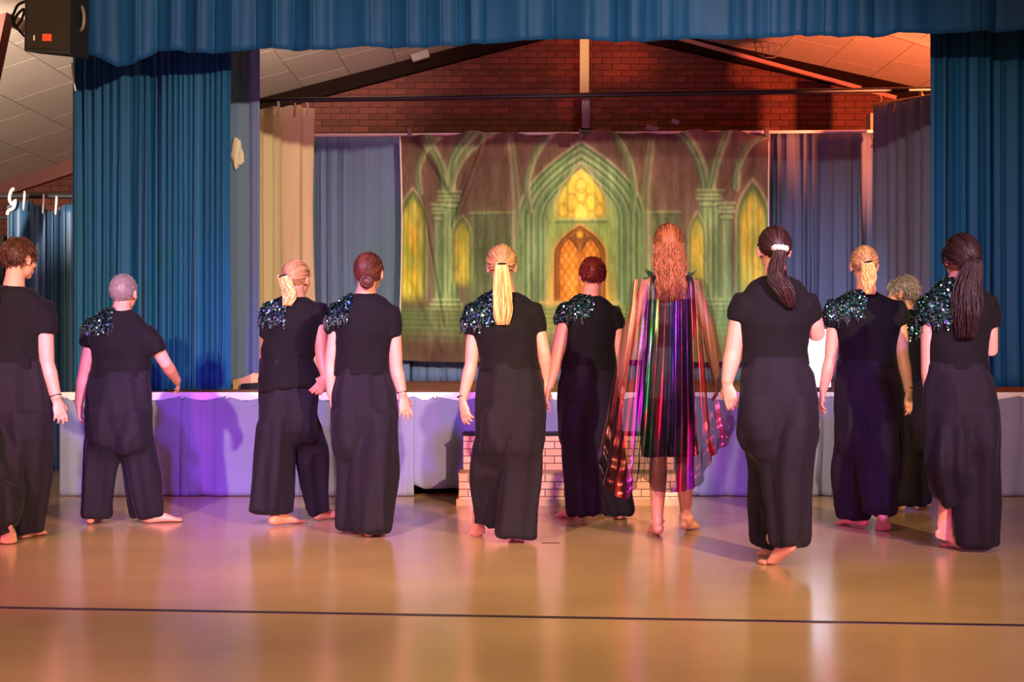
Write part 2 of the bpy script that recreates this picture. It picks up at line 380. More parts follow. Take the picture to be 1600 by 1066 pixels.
# side walls (beyond the frame) and gable verge beams
mb = MB(); mb.box((-7.4, 6, 0), (-7.2, WY, 2.72)); struct(mb.build('wall_left', M['plaster']))
mb = MB(); mb.box((7.2, 6, 0), (7.4, WY, 3.45)); struct(mb.build('wall_right', M['plaster']))
def beam(name, y, i0, i1, m, dep, hgt, label=None):
    mb = MB()
    for (x0, z0), (x1, z1) in list(zip(PROF, PROF[1:]))[i0:i1]:
        mb.add([(x0, y, z0), (x1, y, z1), (x1, y, z1-hgt), (x0, y, z0-hgt), (x0, y+dep, z0), (x1, y+dep, z1), (x1, y+dep, z1-hgt), (x0, y+dep, z0-hgt)],
               [(0, 3, 2, 1), (4, 5, 6, 7), (0, 1, 5, 4), (1, 2, 6, 5), (2, 3, 7, 6), (3, 0, 4, 7)])
    o = mb.build(name, m); return struct(o)
beam('trim_1', WY-.14, 1, 2, M['beam'], .14, .17); beam('trim_2', WY-.14, 2, 3, M['beam'], .14, .17)
beam('trim_3', WY-.14, 0, 1, M['rafter'], .14, .16); beam('trim_4', WY-.14, 3, 4, M['beam'], .14, .17)
# ceiling: backing sheet plus real boards with open joints
mb = MB()
for (x0, z0), (x1, z1) in zip(PROF, PROF[1:]):
    mb.add([(x0, 0, z0+.03), (x1, 0, z1+.03), (x1, WY+.2, z1+.03), (x0, WY+.2, z0+.03), (x0, 0, z0+.1), (x1, 0, z1+.1), (x1, WY+.2, z1+.1), (x0, WY+.2, z0+.1)],
           [(0, 3, 2, 1), (4, 5, 6, 7), (0, 1, 5, 4), (1, 2, 6, 5), (2, 3, 7, 6), (3, 0, 4, 7)])
ceil = struct(mb.build('ceiling', M['joint']))
for (x0, z0), (x1, z1) in zip(PROF, PROF[1:]):
    L = math.hypot(x1-x0, z1-z0); nn = max(1, round(L/.62)); st = L/nn; ang = -math.atan2(z1-z0, x1-x0); src = None
    bm = MB(); bm.box((-st/2+.0035, -.5965, -.012), (st/2-.0035, .5965, .02))
    for i in range(nn):
        f = (i+.5)/nn
        for j in range(8):
            y = WY-.62-.0-1.2*j-(.6 if i % 2 else 0)
            if src is None: o = bm.build('ceiling_panel', M['ceiling'], ceil); src = o
            else: o = src.copy(); COL.objects.link(o); o.parent = ceil
            if i % 2 and j == 7: o.scale.y = .495; y = WY-.32
            o.location = (x0+(x1-x0)*f, y, z0+(z1-z0)*f+.012); o.rotation_euler = (0, ang, 0)
# big red-brown rafter crossing the upper left corner
mb = MB(); mb.obox(at(-70, 380, 12.5), at(36, -120, 12.2), .10, .20, Vector((1, 0, 0))); struct(mb.build('trim_5', M['rafter']))
# purple-lit batten on the right ceiling slope
mb = MB(); mb.obox(at(1375, 47, 15.2), at(1475, 78, 15.2), .05, .05, Vector((0, 0, 1))); struct(mb.build('trim_6', M['pink_conduit']))
# conduit on the gable, right
mb = MB(); mb.obox(at(1060, 60, WY-.2), at(1345, 138, WY-.2), .045, .05, Vector((0, 0, 1))); mb.obox(at(1358, 142, WY-.2), at(1400, 153, WY-.2), .045, .05, Vector((0, 0, 1)))
tag(mb.build('conduit', M['pink_conduit']), 'pale pinkish conduit running down the right slope of the brick gable', 'conduit')

# ------------------------------------------------------------------ stage
SY = 11.5; SZ = .77; SX0 = at(93, 600, SY).x; SX1 = 5.6; SBY = 15.9
mb = MB(); mb.box((SX0, SY+.02, SZ-.14), (SX1, SBY, SZ)); stage = struct(mb.build('stage_platform', M['stagewood']))
mb = MB(); mb.box((SX0, SY-.02, SZ-.055), (SX1, SY+.02, SZ+.004)); mb.build('stage_lip', M['white'], stage)
mb = MB(); mb.box((SX0+.05, SY+.35, 0), (SX1-.02, SY+.4, SZ-.14)); mb.build('under_stage_shade_sheet', M['dark'], stage)  # black sheets standing in for the shade under the stage
mb = MB(); mb.box((SX0+.02, SY+.35, 0), (SX0+.06, SBY, SZ-.14)); mb.build('under_stage_shade_sheet', M['dark'], stage)

def curtain(name, m, xs, tops, bots, Y, folds, amp, seed, Y2=None, nx=None, nz=28, scal=None, flare=.0, rag=0, sharp=.35, parent=None, topsag=None, th=.006):
    """hanging cloth between two pixel columns; folds are real geometry. tops / bots: list of (px, py)"""
    rnd = random.Random(seed); Y2 = Y if Y2 is None else Y2
    nx = nx or max(40, int(folds*14)); ph = [0.0]
    rates = [rnd.uniform(.40, 2.1) for _ in range(int(folds)+2)]
    for i in range(nx): ph.append(ph[-1]+rates[int(i/nx*(folds+1))])
    tot = ph[-1]; ph = [p/tot*folds*2*math.pi for p in ph]
    amps = [rnd.uniform(.35, 1.4) for _ in range(int(folds)+3)]
    tx = [t[0] for t in tops]; ty = [t[1] for t in tops]; bx = [t[0] for t in bots]; by = [t[1] for t in bots]
    vs = []
    for j in range(nz+1):
        v = j/nz
        for i in range(nx+1):
            u = i/nx; px = xs[0]+(xs[1]-xs[0])*u; YY = Y+(Y2-Y)*u
            T = at(px, float(np.interp(px, tx, ty)), YY); B = at(px, float(np.interp(px, bx, by)), YY)
            z = T.z+(B.z-T.z)*v
            p = ph[i]+.5*noise.noise(Vector((u*folds*.35+seed, v*1.3, seed)))
            A = amp*amps[int(ph[i]/(2*math.pi))]*(.55+.45*v+.15*math.sin(v*5+i*.05))
            s = math.sin(p); f = (s+sharp*math.sin(2*p+.6)*.5+.22*math.sin(3*p+seed))
            x = T.x+.45*A*math.sin(2*p)+flare*(u-.5)*v
            tx_, ty_ = (Y2-Y), (at(xs[1], 0, Y2).x-at(xs[0], 0, Y).x)
            ln = math.hypot(tx_, ty_); nxn, nyn = tx_/ln, -ty_/ln      # normal towards the hall
            vs.append((x-nxn*0+(-nxn)*A*f*-1, YY+nyn*A*f, z))
    fs = [(j*(nx+1)+i, (j+1)*(nx+1)+i, (j+1)*(nx+1)+i+1, j*(nx+1)+i+1) for j in range(nz) for i in range(nx)]
    mb = MB(); mb.add(vs, fs); c = Vector(vs[0]); c.z = min(v[2] for v in vs)
    o = mb.build(name, m, parent, True, org=c if parent is None else None)
    s = o.modifiers.new('thickness', 'SOLIDIFY'); s.thickness = th
    return o
# front house curtains
g = 'blue velvet house curtains framing the stage'
tag(curtain('house_curtain', M['velvet'], (114, 262), [(114, 70), (262, 70)], [(114, 611), (262, 611)], 11.95, 9, .045, 3), 'blue velvet curtain at the left edge of the stage opening, under the speaker', 'curtain', g)
tag(curtain('house_curtain', M['velvet'], (252, 360), [(252, 60), (360, 60)], [(252, 609), (360, 609)], 11.85, 11, .034, 5), 'closely pleated blue velvet curtain left of the beige drape, its inner edge facing the stage', 'curtain', g)
tag(curtain('house_curtain', M['velvet'], (1453, 1546), [(1453, 30), (1546, 30)], [(1453, 605), (1546, 605)], 11.85, 5, .045, 8), 'blue velvet curtain bordering the right side of the stage opening', 'curtain', g)
tag(curtain('house_curtain', M['velvet'], (1538, 1680), [(1538, 30), (1680, 30)], [(1538, 605), (1680, 605)], 11.95, 7, .045, 9), 'blue velvet curtain cut by the right border of the photo', 'curtain', g)
# valance
vb = [(132, 84), (160, 92), (180, 104), (205, 101), (228, 92), (243, 79), (262, 80), (282, 79), (300, 83), (350, 82), (380, 80), (400, 75), (440, 77), (470, 79), (500, 78), (530, 75), (560, 73), (600, 74), (640, 75), (690, 72), (722, 71), (760, 67), (800, 66), (840, 63), (869, 58), (905, 63), (960, 65), (1010, 65), (1060, 61), (1130, 62), (1175, 60), (1215, 58), (1250, 55), (1310, 57), (1380, 57), (1405, 51), (1453, 52), (1540, 49), (1700, 49)]
tag(curtain('valance', M['valance'], (136, 1700), [(132, -290), (1700, -290)], vb, 11.15, 24, .034, 11, nx=900, nz=30), 'long blue pleated valance hanging across the top of the stage opening', 'curtain')
# wing drape and its neighbours
g2 = 'plain drapes around the stage'
tag(curtain('wing_drape', M['bluegrey'], (354, 407), [(354, 60), (407, 60)], [(354, 606), (407, 606)], 13.0, 1.4, .03, 21), 'narrow plain blue-grey drape just inside the left house curtain', 'curtain', g2)
tag(curtain('side_curtain', M['beige'], (401, 484), [(401, 172), (430, 166), (445, 170), (460, 164), (484, 170)], [(401, 600), (484, 597)], 14.3, 3.2, .05, 22, Y2=15.3, sharp=.8), 'beige side curtain clipped to the pipe at stage left', 'curtain', g2)
tag(curtain('back_curtain', M['bluegrey'], (480, 640), [(480, 214), (640, 212)], [(480, 596), (640, 596)], 15.6, 6.5, .045, 23), 'blue-grey back curtain between the beige drape and the printed backdrop', 'curtain', g2)
tag(curtain('back_curtain', M['bluegrey'], (620, 1206), [(620, 240), (1206, 240)], [(620, 595.5), (1206, 595.5)], 15.72, 20, .035, 27), 'blue-grey back curtain showing as a strip under the printed backdrop', 'curtain', g2)
tag(curtain('back_curtain', M['purplegrey'], (1192, 1374), [(1192, 210), (1240, 206), (1374, 206)], [(1192, 596), (1374, 596)], 15.6, 8.5, .05, 24), 'grey-purple back curtain right of the printed backdrop', 'curtain', g2)
tag(curtain('side_curtain', M['purplegrey'], (1366, 1462), [(1366, 166), (1400, 160), (1462, 146)], [(1366, 597), (1462, 602)], 15.3, 5.2, .05, 25, Y2=13.9, sharp=.7), 'grey-purple side curtain hung with orange-lit clips beside the right house curtain', 'curtain', g2)
tag(curtain('corridor_drape', M['wingblue'], (12, 128), [(12, 322), (26, 316), (44, 312), (58, 322), (68, 317), (78, 334), (90, 326), (100, 320), (128, 318)], [(12, 735), (128, 735)], 13.9, 5, .06, 31, sharp=.9), 'dark blue satin drape hooked on a rod in the gap left of the stage', 'curtain')
# lit wall slip seen between the two right-hand curtains
mb = MB(); mb.box((at(1360, 0, 16.3).x, 16.3, 0), (at(1400, 0, 16.3).x, 16.5, 3.6)); tag(mb.build('pillar', M['plaster']), 'pale pillar glowing through the slit between the right side and back curtains', 'pillar')

# rods, rail, hanger
def bar(name, p, q, r, m, label, cat, n=10):
    mb = MB(); mb.tube([p, q], r, n); return tag(mb.build(name, m, smooth=False, org=p), label, cat)
bar('lighting_pipe', at(380, 158, 14.5), at(1475, 139, 14.5), .024, M['black_metal'], 'black pipe spanning the stage high in front of the brick gable', 'pipe')
bar('curtain_rail', at(482, 212, 15.5), at(1372, 205, 15.5), .016, M['white'], 'thin white rail carrying the back curtains and the printed backdrop', 'rail')
bar('curtain_rod', at(-60, 306, 13.85), at(135, 306, 13.85), .026, M['black_metal'], 'upper black rod carrying the satin drape left of the stage', 'rod')
bar('curtain_rod', at(-60, 340, 14.3), at(30, 340, 14.3), .02, M['black_metal'], 'lower black rod cut by the left border of the photo', 'rod')
bar('side_curtain_rod', at(1362, 163, 15.3), at(1470, 146, 13.9), .010, M['tan'], 'thin slanting rod above the right side curtain', 'rod')
h = empty('pipe_hanger', at(913, 150, 14.6), 'cream painted hanger post dropping to the black pipe at the middle of the gable', 'hanger')
mb = MB(); a = at(906, 40, 14.65); b = at(920, 147, 14.65); mb.box((a.x, 14.62, b.z), (b.x, 14.68, a.z)); mb.build('upper_post', M['cream_metal'], h)
mb = MB(); a = at(909, 147, 14.65); b = at(921, 200, 14.65); mb.box((a.x, 14.62, b.z), (b.x, 14.66, a.z)); mb.build('lower_post', M['grey_metal'], h)
mb = MB(); c = at(915, 204, 14.7); mb.tube([c+Vector((-.05, 0, .0)), c+Vector((.05, 0, 0))], .035, 10); mb.tube([c+Vector((0, 0, .07)), c+Vector((0, 0, -.02))], .02, 8); mb.build('clamp', M['black_metal'], h)
# hooks on the drapes
def hook(px, py, Y, m, label, cat='hook', s=1, grp=None):
    c = at(px, py, Y-.06)
    mb = MB(); mb.tube([c+Vector((0, .03, .03*s)), c+Vector((.006, -.01, .05*s)), c+Vector((.012, -.03, .02*s)), c+Vector((.006, -.03, -.03*s)), c+Vector((0, -.02, -.08*s))], [.008, .011, .012, .011, .009], 7)
    return tag(mb.build('curtain_hook', m, smooth=True, org=c), label, cat, grp)
for px, py, Y, w_ in ((434, 168, 14.35, 'leftmost of the three hooks'), (460, 170, 14.7, 'middle one of the three hooks'), (479, 168, 15.0, 'rightmost of the three hooks')):
    hook(px, py, Y, M['tan'] if px == 460 else M['white'], w_+' holding the beige drape to the pipe', grp='hooks on the beige drape')
for px, py, Y, w_ in ((1374, 158, 15.2, 'leftmost orange-lit hook'), (1396, 164, 14.9, 'middle orange-lit hook'), (1438, 152, 14.3, 'orange-lit hook nearest the right house curtain')):
    hook(px, py, Y, M['tan'], w_+' of the right side curtain', grp='hooks on the right side curtain')
for px, py, w_ in ((38, 311, 'white hook at the left end of the corridor rod'), (68, 316, 'white hook over the middle of the satin drape'), (88, 318, 'pale hook beside the left house curtain')):
    hook(px, py, 13.9, M['rope'], w_, s=1.3, grp='hooks on the corridor rod')
mb = MB(); q = [at(x, y, 13.83) for x, y in ((22, 294), (17, 300), (15, 312), (20, 320), (24, 312), (22, 324), (13, 330), (12, 336))]
mb.tube(catmull(q, 4), .016, 8); tag(mb.build('cord_loop', M['rope'], smooth=True, org=q[0]), 'thick white cord looped over the corridor rod at far left', 'cord')
mb = MB(); q = [at(1362, 213, 15.4), at(1366, 224, 15.38), at(1361, 230, 15.38)]; mb.tube(q, [.008, .014, .010], 7); tag(mb.build('drape_tie', M['tan'], org=q[0]), 'small pale tie hanging where the back curtain meets the right side curtain', 'tie')
# crumpled rag pinned to the wing drape
mb = MB(); c = at(370, 240, 12.97)
mb.ell(c, (.045, .03, .125), None, 18, 14, fn=lambda q: .35*noise.noise(q*2.3+Vector((3, 1, 0)))); mb.ell(c+Vector((.035, -.01, -.03)), (.028, .02, .07), None, 14, 10, fn=lambda q: .4*noise.noise(q*2.9))
tag(mb.build('white_rag', M['rope'], smooth=True, org=c), 'crumpled white cloth hanging at the inner edge of the left house curtain', 'cloth')
mb = MB()
mb.tube(catmull([at(112, 98, 11.85), at(113, 110, 11.85), at(115, 125, 11.85), at(118, 142, 11.85)], 3), .007, 6); tag(mb.build('hanging_tape', M['rope'], org=at(112, 98, 11.85)), 'short white tape dangling under the speaker at the curtain edge', 'tape')
# cloth scraps on the rail
for x, y, ln, lb in ((1008, 202, .12, 'longer white paper scrap lying on the rail above the backdrop'), (1048, 192, .07, 'small white paper scrap higher up near the rail above the backdrop')):
    mb = MB(); p = at(x, y, 15.45); mb.add([p+Vector((0, 0, 0)), p+Vector((ln, 0, -.02)), p+Vector((ln+.02, 0, .02)), p+Vector((.02, 0, .05)), p+Vector((0, .02, 0)), p+Vector((ln, .02, -.02)), p+Vector((ln+.02, .02, .02)), p+Vector((.02, .02, .05))], [(0, 3, 2, 1), (4, 5, 6, 7), (0, 1, 5, 4), (1, 2, 6, 5), (2, 3, 7, 6), (3, 0, 4, 7)])
    mb.build('x', M['grey_metal'], org=p).name = 'paper_scrap'; tag(bpy.data.objects['paper_scrap' if x == 1008 else 'paper_scrap.001'], lb, 'paper', 'scraps on the rail')

# flood light with wire guard on the gable
fl_ = empty('wall_floodlight', at(1205, 75, 17.9), 'small floodlight with a wire guard under the right slope of the ceiling', 'lamp')
c = at(1222, 68, 17.9)
mb = MB(); mb.obox(c+Vector((-.13, 0, .05)), c+Vector((.13, 0, -.02)), .16, .12, Vector((0, 1, 0))); mb.build('housing', M['grey_metal'], fl_)
c = at(1200, 78, 17.7); mb = MB()
for k in range(5): mb.tube([c+Vector((-.16+.08*k, 0, .09)), c+Vector((-.13+.065*k, -.06, -.07))], .006, 5)
mb.tube([c+Vector((-.17, 0, .09)), c+Vector((.17, 0, .09))], .007, 5); mb.tube([c+Vector((-.14, -.06, -.06)), c+Vector((-.04, -.06, -.10)), c+Vector((.06, -.06, -.10)), c+Vector((.14, -.06, -.06))], .007, 5)
mb.build('wire_guard', M['grey_metal'], fl_)
c = at(657, 88, 18.1); mb = MB(); mb.obox(c+Vector((-.10, 0, -.03)), c+Vector((.10, 0, .03)), .1, .09, Vector((0, 1, 0))); mb.tube([c+Vector((-.02, 0, .04)), c+Vector((-.02, 0, .14))], .015, 6)
tag(mb.build('junction_box', M['grey_metal'], org=c), 'small grey box fixed under the left ceiling slope by the gable', 'box')

# stage skirt panels, pinned along the lip
def skirt(name, x0, x1, pins, seed, label, bots=None, folds=2.4, amp=.018):
    tops = []
    for i, p in enumerate(pins):
        tops.append((p, 619))
        if i < len(pins)-1: tops.append(((p+pins[i+1])/2, 627))
    return tag(curtain(name, M['skirt'], (x0, x1), tops, bots or [(x0, 774.5), (x1, 774.5)], SY-.05, folds, amp, seed, nz=20, nx=90, sharp=.5), label, 'stage skirt', 'cloth panels skirting the stage')
skirt('skirt_panel', 93, 284, [93, 140, 200, 284], 41, 'grey-blue cloth panel at the left end of the stage front')
skirt('skirt_panel', 282, 470, [282, 352, 420, 470], 42, 'grey-blue cloth panel under the stage lip, second from the left end')
skirt('skirt_panel', 468, 648, [468, 560, 648], 43, 'grey-blue cloth panel ending at the dark gap left of the painted steps')
skirt('skirt_panel', 646, 842, [646, 680, 760, 842], 44, 'grey-blue cloth panel behind the painted steps with its lower left corner lifted', bots=[(646, 757), (662, 764), (716, 763), (730, 774), (842, 774)])
skirt('skirt_panel', 840, 1092, [840, 920, 1000, 1092], 45, 'grey-blue cloth panel behind the performer in the iridescent cape', folds=3)
skirt('skirt_panel', 1090, 1300, [1090, 1180, 1300], 46, 'grey-blue cloth panel behind the performer with the white scrunchie', folds=3)
skirt('skirt_panel', 1298, 1500, [1298, 1390, 1500], 47, 'grey-blue cloth panel behind the two performers at right', folds=3)
skirt('skirt_panel', 1498, 1690, [1498, 1590, 1690], 48, 'grey-blue cloth panel running out of the photo at right', folds=3)
for px, lb in ((285, 'white pin where the two leftmost skirt panels meet'), (356, 'white pin on the second skirt panel'), (680, 'white pin above the dark gap in the skirt'), (102, 'white pin at the left end of the stage lip')):
    mb = MB(); p = at(px, 621, SY-.075); mb.tube([p, p+Vector((0, -.012, 0))], [.012, .008], 8); tag(mb.build('drawing_pin', M['white'], org=p), lb, 'pin', 'pins of the stage skirt')

# painted-brick steps
st = empty('brick_painted_steps', at(890, 783, 11.0), 'two-tier wooden step block painted as peach bricks in front of the stage', 'steps')
y0 = CZ*F/(790-HY)
def stp(name, xa, xb, ya, yb, z0, z1, m):
    A = at(xa, 0, ya).x; B = at(xb, 0, ya).x; mb = MB(); mb.box((A, ya, z0), (B, yb, z1)); return mb.build(name, m, st)
stp('lower_step', 717, 1060, y0, 11.42, .045, .216, M['painted_brick']); stp('base_board', 713, 1063, y0-.02, 11.42, 0, .045, M['tan'])
stp('upper_step', 724, 1052, y0+.33, 11.42, .216, .47, M['painted_brick']); stp('top_board', 722, 1054, y0+.32, 11.43, .47, .485, M['dark'])
stp('tread_board', 716, 1061, y0-.005, y0+.33, .216, .226, M['tan'])
# tan box and low blocks on the stage, left wing
bx = empty('wooden_block', at(388, 600, 12.6), 'small curved tan wooden block on the stage beside the left house curtain', 'block')
mb = MB(); q = [at(x, y, 12.5) for x, y in ((364, 611), (364, 594), (380, 590), (396, 583), (407, 584), (407, 611))]
mb.add(q+[v+Vector((0, .25, 0)) for v in q], [tuple(range(6)), tuple(range(11, 5, -1))]+[(i, i+6, (i+1) % 6+6, (i+1) % 6) for i in range(6)]); mb.build('body', M['tan'], bx)
mb = MB(); q = [at(x, y, 12.44) for x, y in ((375, 609), (377, 600), (404, 598), (404, 609))]; mb.add(q+[v+Vector((0, .05, 0)) for v in q], [(0, 1, 2, 3), (7, 6, 5, 4), (0, 4, 5, 1), (1, 5, 6, 2), (2, 6, 7, 3), (3, 7, 4, 0)]); mb.build('painted_hollow', M['dark'], bx)  # solid dark slab on the front face, drawn in place of a hollow

# white stage flood on the lip at right
fl2 = empty('led_flood', at(1280, 605, 11.75), 'blazing white floodlight on the stage edge behind the performer with the scrunchie', 'lamp')
a = at(1259, 603, 11.8); b = at(1300, 512, 11.8)
mb = MB(); mb.box((a.x, 11.80, SZ+.02), (b.x, 11.90, b.z)); mb.build('housing', M['black_metal'], fl2)
mb = MB(); mb.box((a.x+.012, 11.785, SZ+.035), (b.x-.012, 11.80, b.z-.012)); mb.build('lamp_face', mat('lit_led_face', (.80, .88, 1.0), .4, emis=2.3), fl2)
mb = MB(); mb.box((a.x+.02, 11.78, SZ), (b.x-.02, 11.95, SZ+.02)); mb.build('foot', M['black_metal'], fl2)
l = spot('led_flood_back_glow', (at(1275, 0, 13.6).x, 13.6, .9), (at(1275, 0, 15.6).x, 15.6, 1.6), 150, (.35, .55, 1.0), 60, .9, .1)

# ------------------------------------------------------------------ loudspeaker, upper left
sp = empty('loudspeaker', at(85, 60, 10.6), 'black loudspeaker with a brown grille hanging in the upper left corner', 'speaker')
Yf = 10.5
def q4(pts, Ya, Yb, m, name):
    A = [at(x, y, Ya) for x, y in pts]; B = [Vector((v.x, Yb, v.z)) for v in A]; mb = MB()
    k = len(pts); mb.add(A+B, [tuple(range(k)), tuple(range(2*k-1, k-1, -1))]+[(i, i+k, (i+1) % k+k, (i+1) % k) for i in range(k)])
    return mb.build(name, m, sp)
A = [at(x, y, 10.45) for x, y in ((38, 80), (109, 84), (112, -60), (40, -60))]
B = [at(x, y, 10.75) for x, y in ((62, 84), (138, 92), (142, -66), (66, -66))]
mb = MB(); mb.add(A+B, [(0, 3, 2, 1)[::-1], (4, 5, 6, 7)[::-1], (0, 1, 5, 4), (1, 2, 6, 5), (2, 3, 7, 6), (3, 0, 4, 7)]); mb.build('cabinet', M['speaker'], sp)
q4([(41, 75), (106, 78), (108, -55), (43, -55)], 10.435, 10.46, M['grille'], 'grille')
q4([(66, 64), (80, 64), (80, 53), (66, 53)], 10.425, 10.44, M['badge'], 'badge')
q4([(52, 63), (54, 63), (54, 55), (52, 55)], 10.43, 10.44, M['rope'], 'status_mark')
mb = MB(); mb.tube(catmull([at(126, 48, 10.6), at(130, 40, 10.57), at(131, 24, 10.57), at(128, 10, 10.6)], 4), .012, 7); mb.build('side_handle', M['grey_metal'], sp, True)
mb = MB(); mb.obox(at(95, -58, 10.6), at(95, -95, 10.6), .06, .04, Vector((1, 0, 0))); mb.build('bracket', M['black_metal'], sp)
mb = MB(); q = [at(x, y, 10.9) for x, y in ((40, 2), (28, 8), (22, 20), (18, 30), (24, 42), (34, 30), (38, 14), (28, 22), (22, 36), (34, 52), (40, 58))]
mb.tube(catmull(q, 5), .010, 6); tag(mb.build('speaker_cable', M['black_metal'], smooth=True, org=q[0]), 'coiled black cable looping left of the loudspeaker', 'cable')

# dark equipment rack glimpsed at the far left edge
mb = MB(); A = at(-60, 370, 14.6); B = at(11, 735, 14.6); mb.box((A.x, 14.5, 0), (B.x, 14.8, A.z)); 
for k in range(4): mb.box((A.x, 14.46, .3+.4*k), (B.x-.03, 14.5, .55+.4*k))
tag(mb.build('equipment_rack', M['dark'], org=(A.x, 14.5, 0)), 'dark equipment rack behind the performer at the far left edge', 'rack')

# ------------------------------------------------------------------ printed gothic backdrop
def backdrop():
    NX, NY = 460, 284; x0, x1, yt, yb = 625.0, 1201.0, 210.0, 563.0
    X, Yp = np.meshgrid(np.linspace(x0, x1, NX), np.linspace(yt, yb, NY)); C = np.zeros((NY, NX, 3))
    rs = np.random.RandomState(5)
    def fn(sx, sy, s):
        gx = int((x1-x0)/sx)+3; gy = int((yb-yt)/sy)+3; G = np.random.RandomState(s).rand(gy, gx)
        u = (X-x0)/sx; v = (Yp-yt)/sy; iu = u.astype(int); iv = v.astype(int); fu = u-iu; fv = v-iv; fu = fu*fu*(3-2*fu); fv = fv*fv*(3-2*fv)
        return (G[iv, iu]*(1-fu)+G[iv, iu+1]*fu)*(1-fv)+(G[iv+1, iu]*(1-fu)+G[iv+1, iu+1]*fu)*fv
    def over(col, a):
        C[:] = C*(1-a[..., None])+np.array(col)*a[..., None]
    def sm(a, b, t): t = np.clip((t-a)/(b-a), 0, 1); return t*t*(3-2*t)
    def g(dv, w_): return np.exp(-(dv/w_)**2)
    brown = (.36, .29, .25); green = (.34, .50, .33); lite = (.62, .72, .48); cream = (.80, .74, .60); yel = (.86, .74, .26); dkg = (.16, .27, .20); amber = (.85, .55, .16)
    over(brown, np.ones_like(X)); over((.30, .25, .22), .6*fn(40, 60, 1))
    mid = g(Yp-430, 120); over((.33, .40, .30), .55*mid*(.6+.4*fn(14, 150, 2)))
    # pilasters between the bays
    for cx in (738, 752, 768, 785, 800, 1020, 1035, 1052):
        ok = sm(330, 338, Yp)*(1-sm(480, 500, Yp)); over(green, .6*ok*g(X-cx, 5)); over(dkg, .5*ok*g(X-cx-7, 2))
    for xa, xb in ((733, 818), (1000, 1064)):
        inn = sm(xa-2, xa+2, X)*(1-sm(xb-2, xb+2, X)); over(lite, .6*inn*g(Yp-333, 2)); over(dkg, .6*inn*g(Yp-337, 1.5))
    def rho(cx, w_, ys, ya):
        dx = np.abs(X-cx)/w_; dy = np.clip(ys-Yp, 0, None)/(ys-ya); return (dx+np.sqrt(dx*dx+4*dy*dy))/2
    # great central arch, nested mouldings
    R = rho(908, 100, 345, 222); base = (1-sm(.98, 1.03, R))*(1-sm(545, 556, Yp))
    over((.30, .46, .30), base*.95)
    for k, (r, w_, col, a) in enumerate(((.99, .018, cream, .7), (.95, .02, dkg, .8), (.91, .016, lite, .8), (.87, .014, dkg, .6), (.82, .022, lite, .9), (.775, .012, dkg, .8), (.74, .012, cream, .75), (.70, .018, green, .9), (.665, .010, dkg, .8), (.63, .014, lite, .9), (.60, .010, dkg, .7), (.565, .010, cream, .7), (.53, .015, lite, .7))):
        over(col, a*g(R-r, w_)*(1-sm(500, 520, Yp)))
    # outer fans at the arch flanks
    for s in (-1, 1):
        for off, col in ((0, lite), (5, dkg), (10, green), (16, cream)):
            xc = 908+s*(96+off*.6)-s*np.clip(330-Yp, 0, None)**1.35*.02*(1 if off < 12 else .6)*-1
            over(col, .55*g(X-xc, 2.6)*(1-sm(480, 500, Yp))*sm(212, 230, Yp))
    # glow of the inner wall
    inner = 1-sm(.50, .56, R); over((.50, .62, .34), inner*(1-sm(500, 530, Yp))*.85)
    over((.74, .66, .30), inner*g(Yp-470, 45)*g(np.abs(X-908)-52, 16)*.8)
    # rose window
    Rw = rho(908, 38, 330, 262); body = (1-sm(.93, 1.0, Rw))*(1-sm(340, 343, Yp)); over(yel, body); over((.90, .82, .40), body*g(X-908, 14)*.6)
    for cx, cy, r in ((908, 292, 9), (893, 318, 11), (923, 318, 11), (908, 308, 9), (880, 330, 8), (936, 330, 8), (908, 332, 12)):
        dd = np.hypot(X-cx, (Yp-cy)*.8); over((.45, .45, .18), body*.75*g(dd-r, 1.4))
    over((.40, .50, .25), body*.9*g(np.abs(X-908)-22, 2.0)); over(lite, g(Yp-344, 2)*(np.abs(X-908) < 42)*.9); over(dkg, g(Yp-348, 1.6)*(np.abs(X-908) < 42)*.8)
    over(cream, .7*g(Rw-1.08, .03)*(1-sm(338, 342, Yp)))
    # lower pointed window in its brown frame
    Rd = rho(906, 42, 400, 351); low = 1-sm(470, 473, Yp)
    over((.42, .30, .16), (1-sm(.97, 1.02, Rd))*low); over((.88, .66, .34), g(Rd-.99, .035)*low*.9); over((.20, .10, .06), g(Rd-.90, .03)*low); over((.70, .45, .20), g(Rd-.83, .03)*low)
    for cx in (889, 923):
        Rl = rho(cx, 15, 402, 374); pane = (1-sm(.95, 1.02, Rl))*low; over(amber, pane); over((.95, .74, .32), pane*fn(9, 12, 9)*.9)
        dia = np.minimum(np.abs(((X-cx)*1.0+(Yp)*.62) % 11-5.5), np.abs(((X-cx)*1.0-(Yp)*.62) % 11-5.5)); over((.35, .18, .08), pane*.75*g(dia, 1.1)); over((.18, .09, .05), g(Rl-1.06, .06)*low*.9)
    over(yel, g(np.hypot(X-906, Yp-368), 6)); over((.25, .14, .08), .8*g(np.hypot(X-906, Yp-368)-7.5, 1.4)); over((.60, .42, .24), g(X-906, 2)*sm(380, 384, Yp)*low)
    over((.80, .68, .42), g(Yp-474, 2.2)*(np.abs(X-906) < 62)*.9)
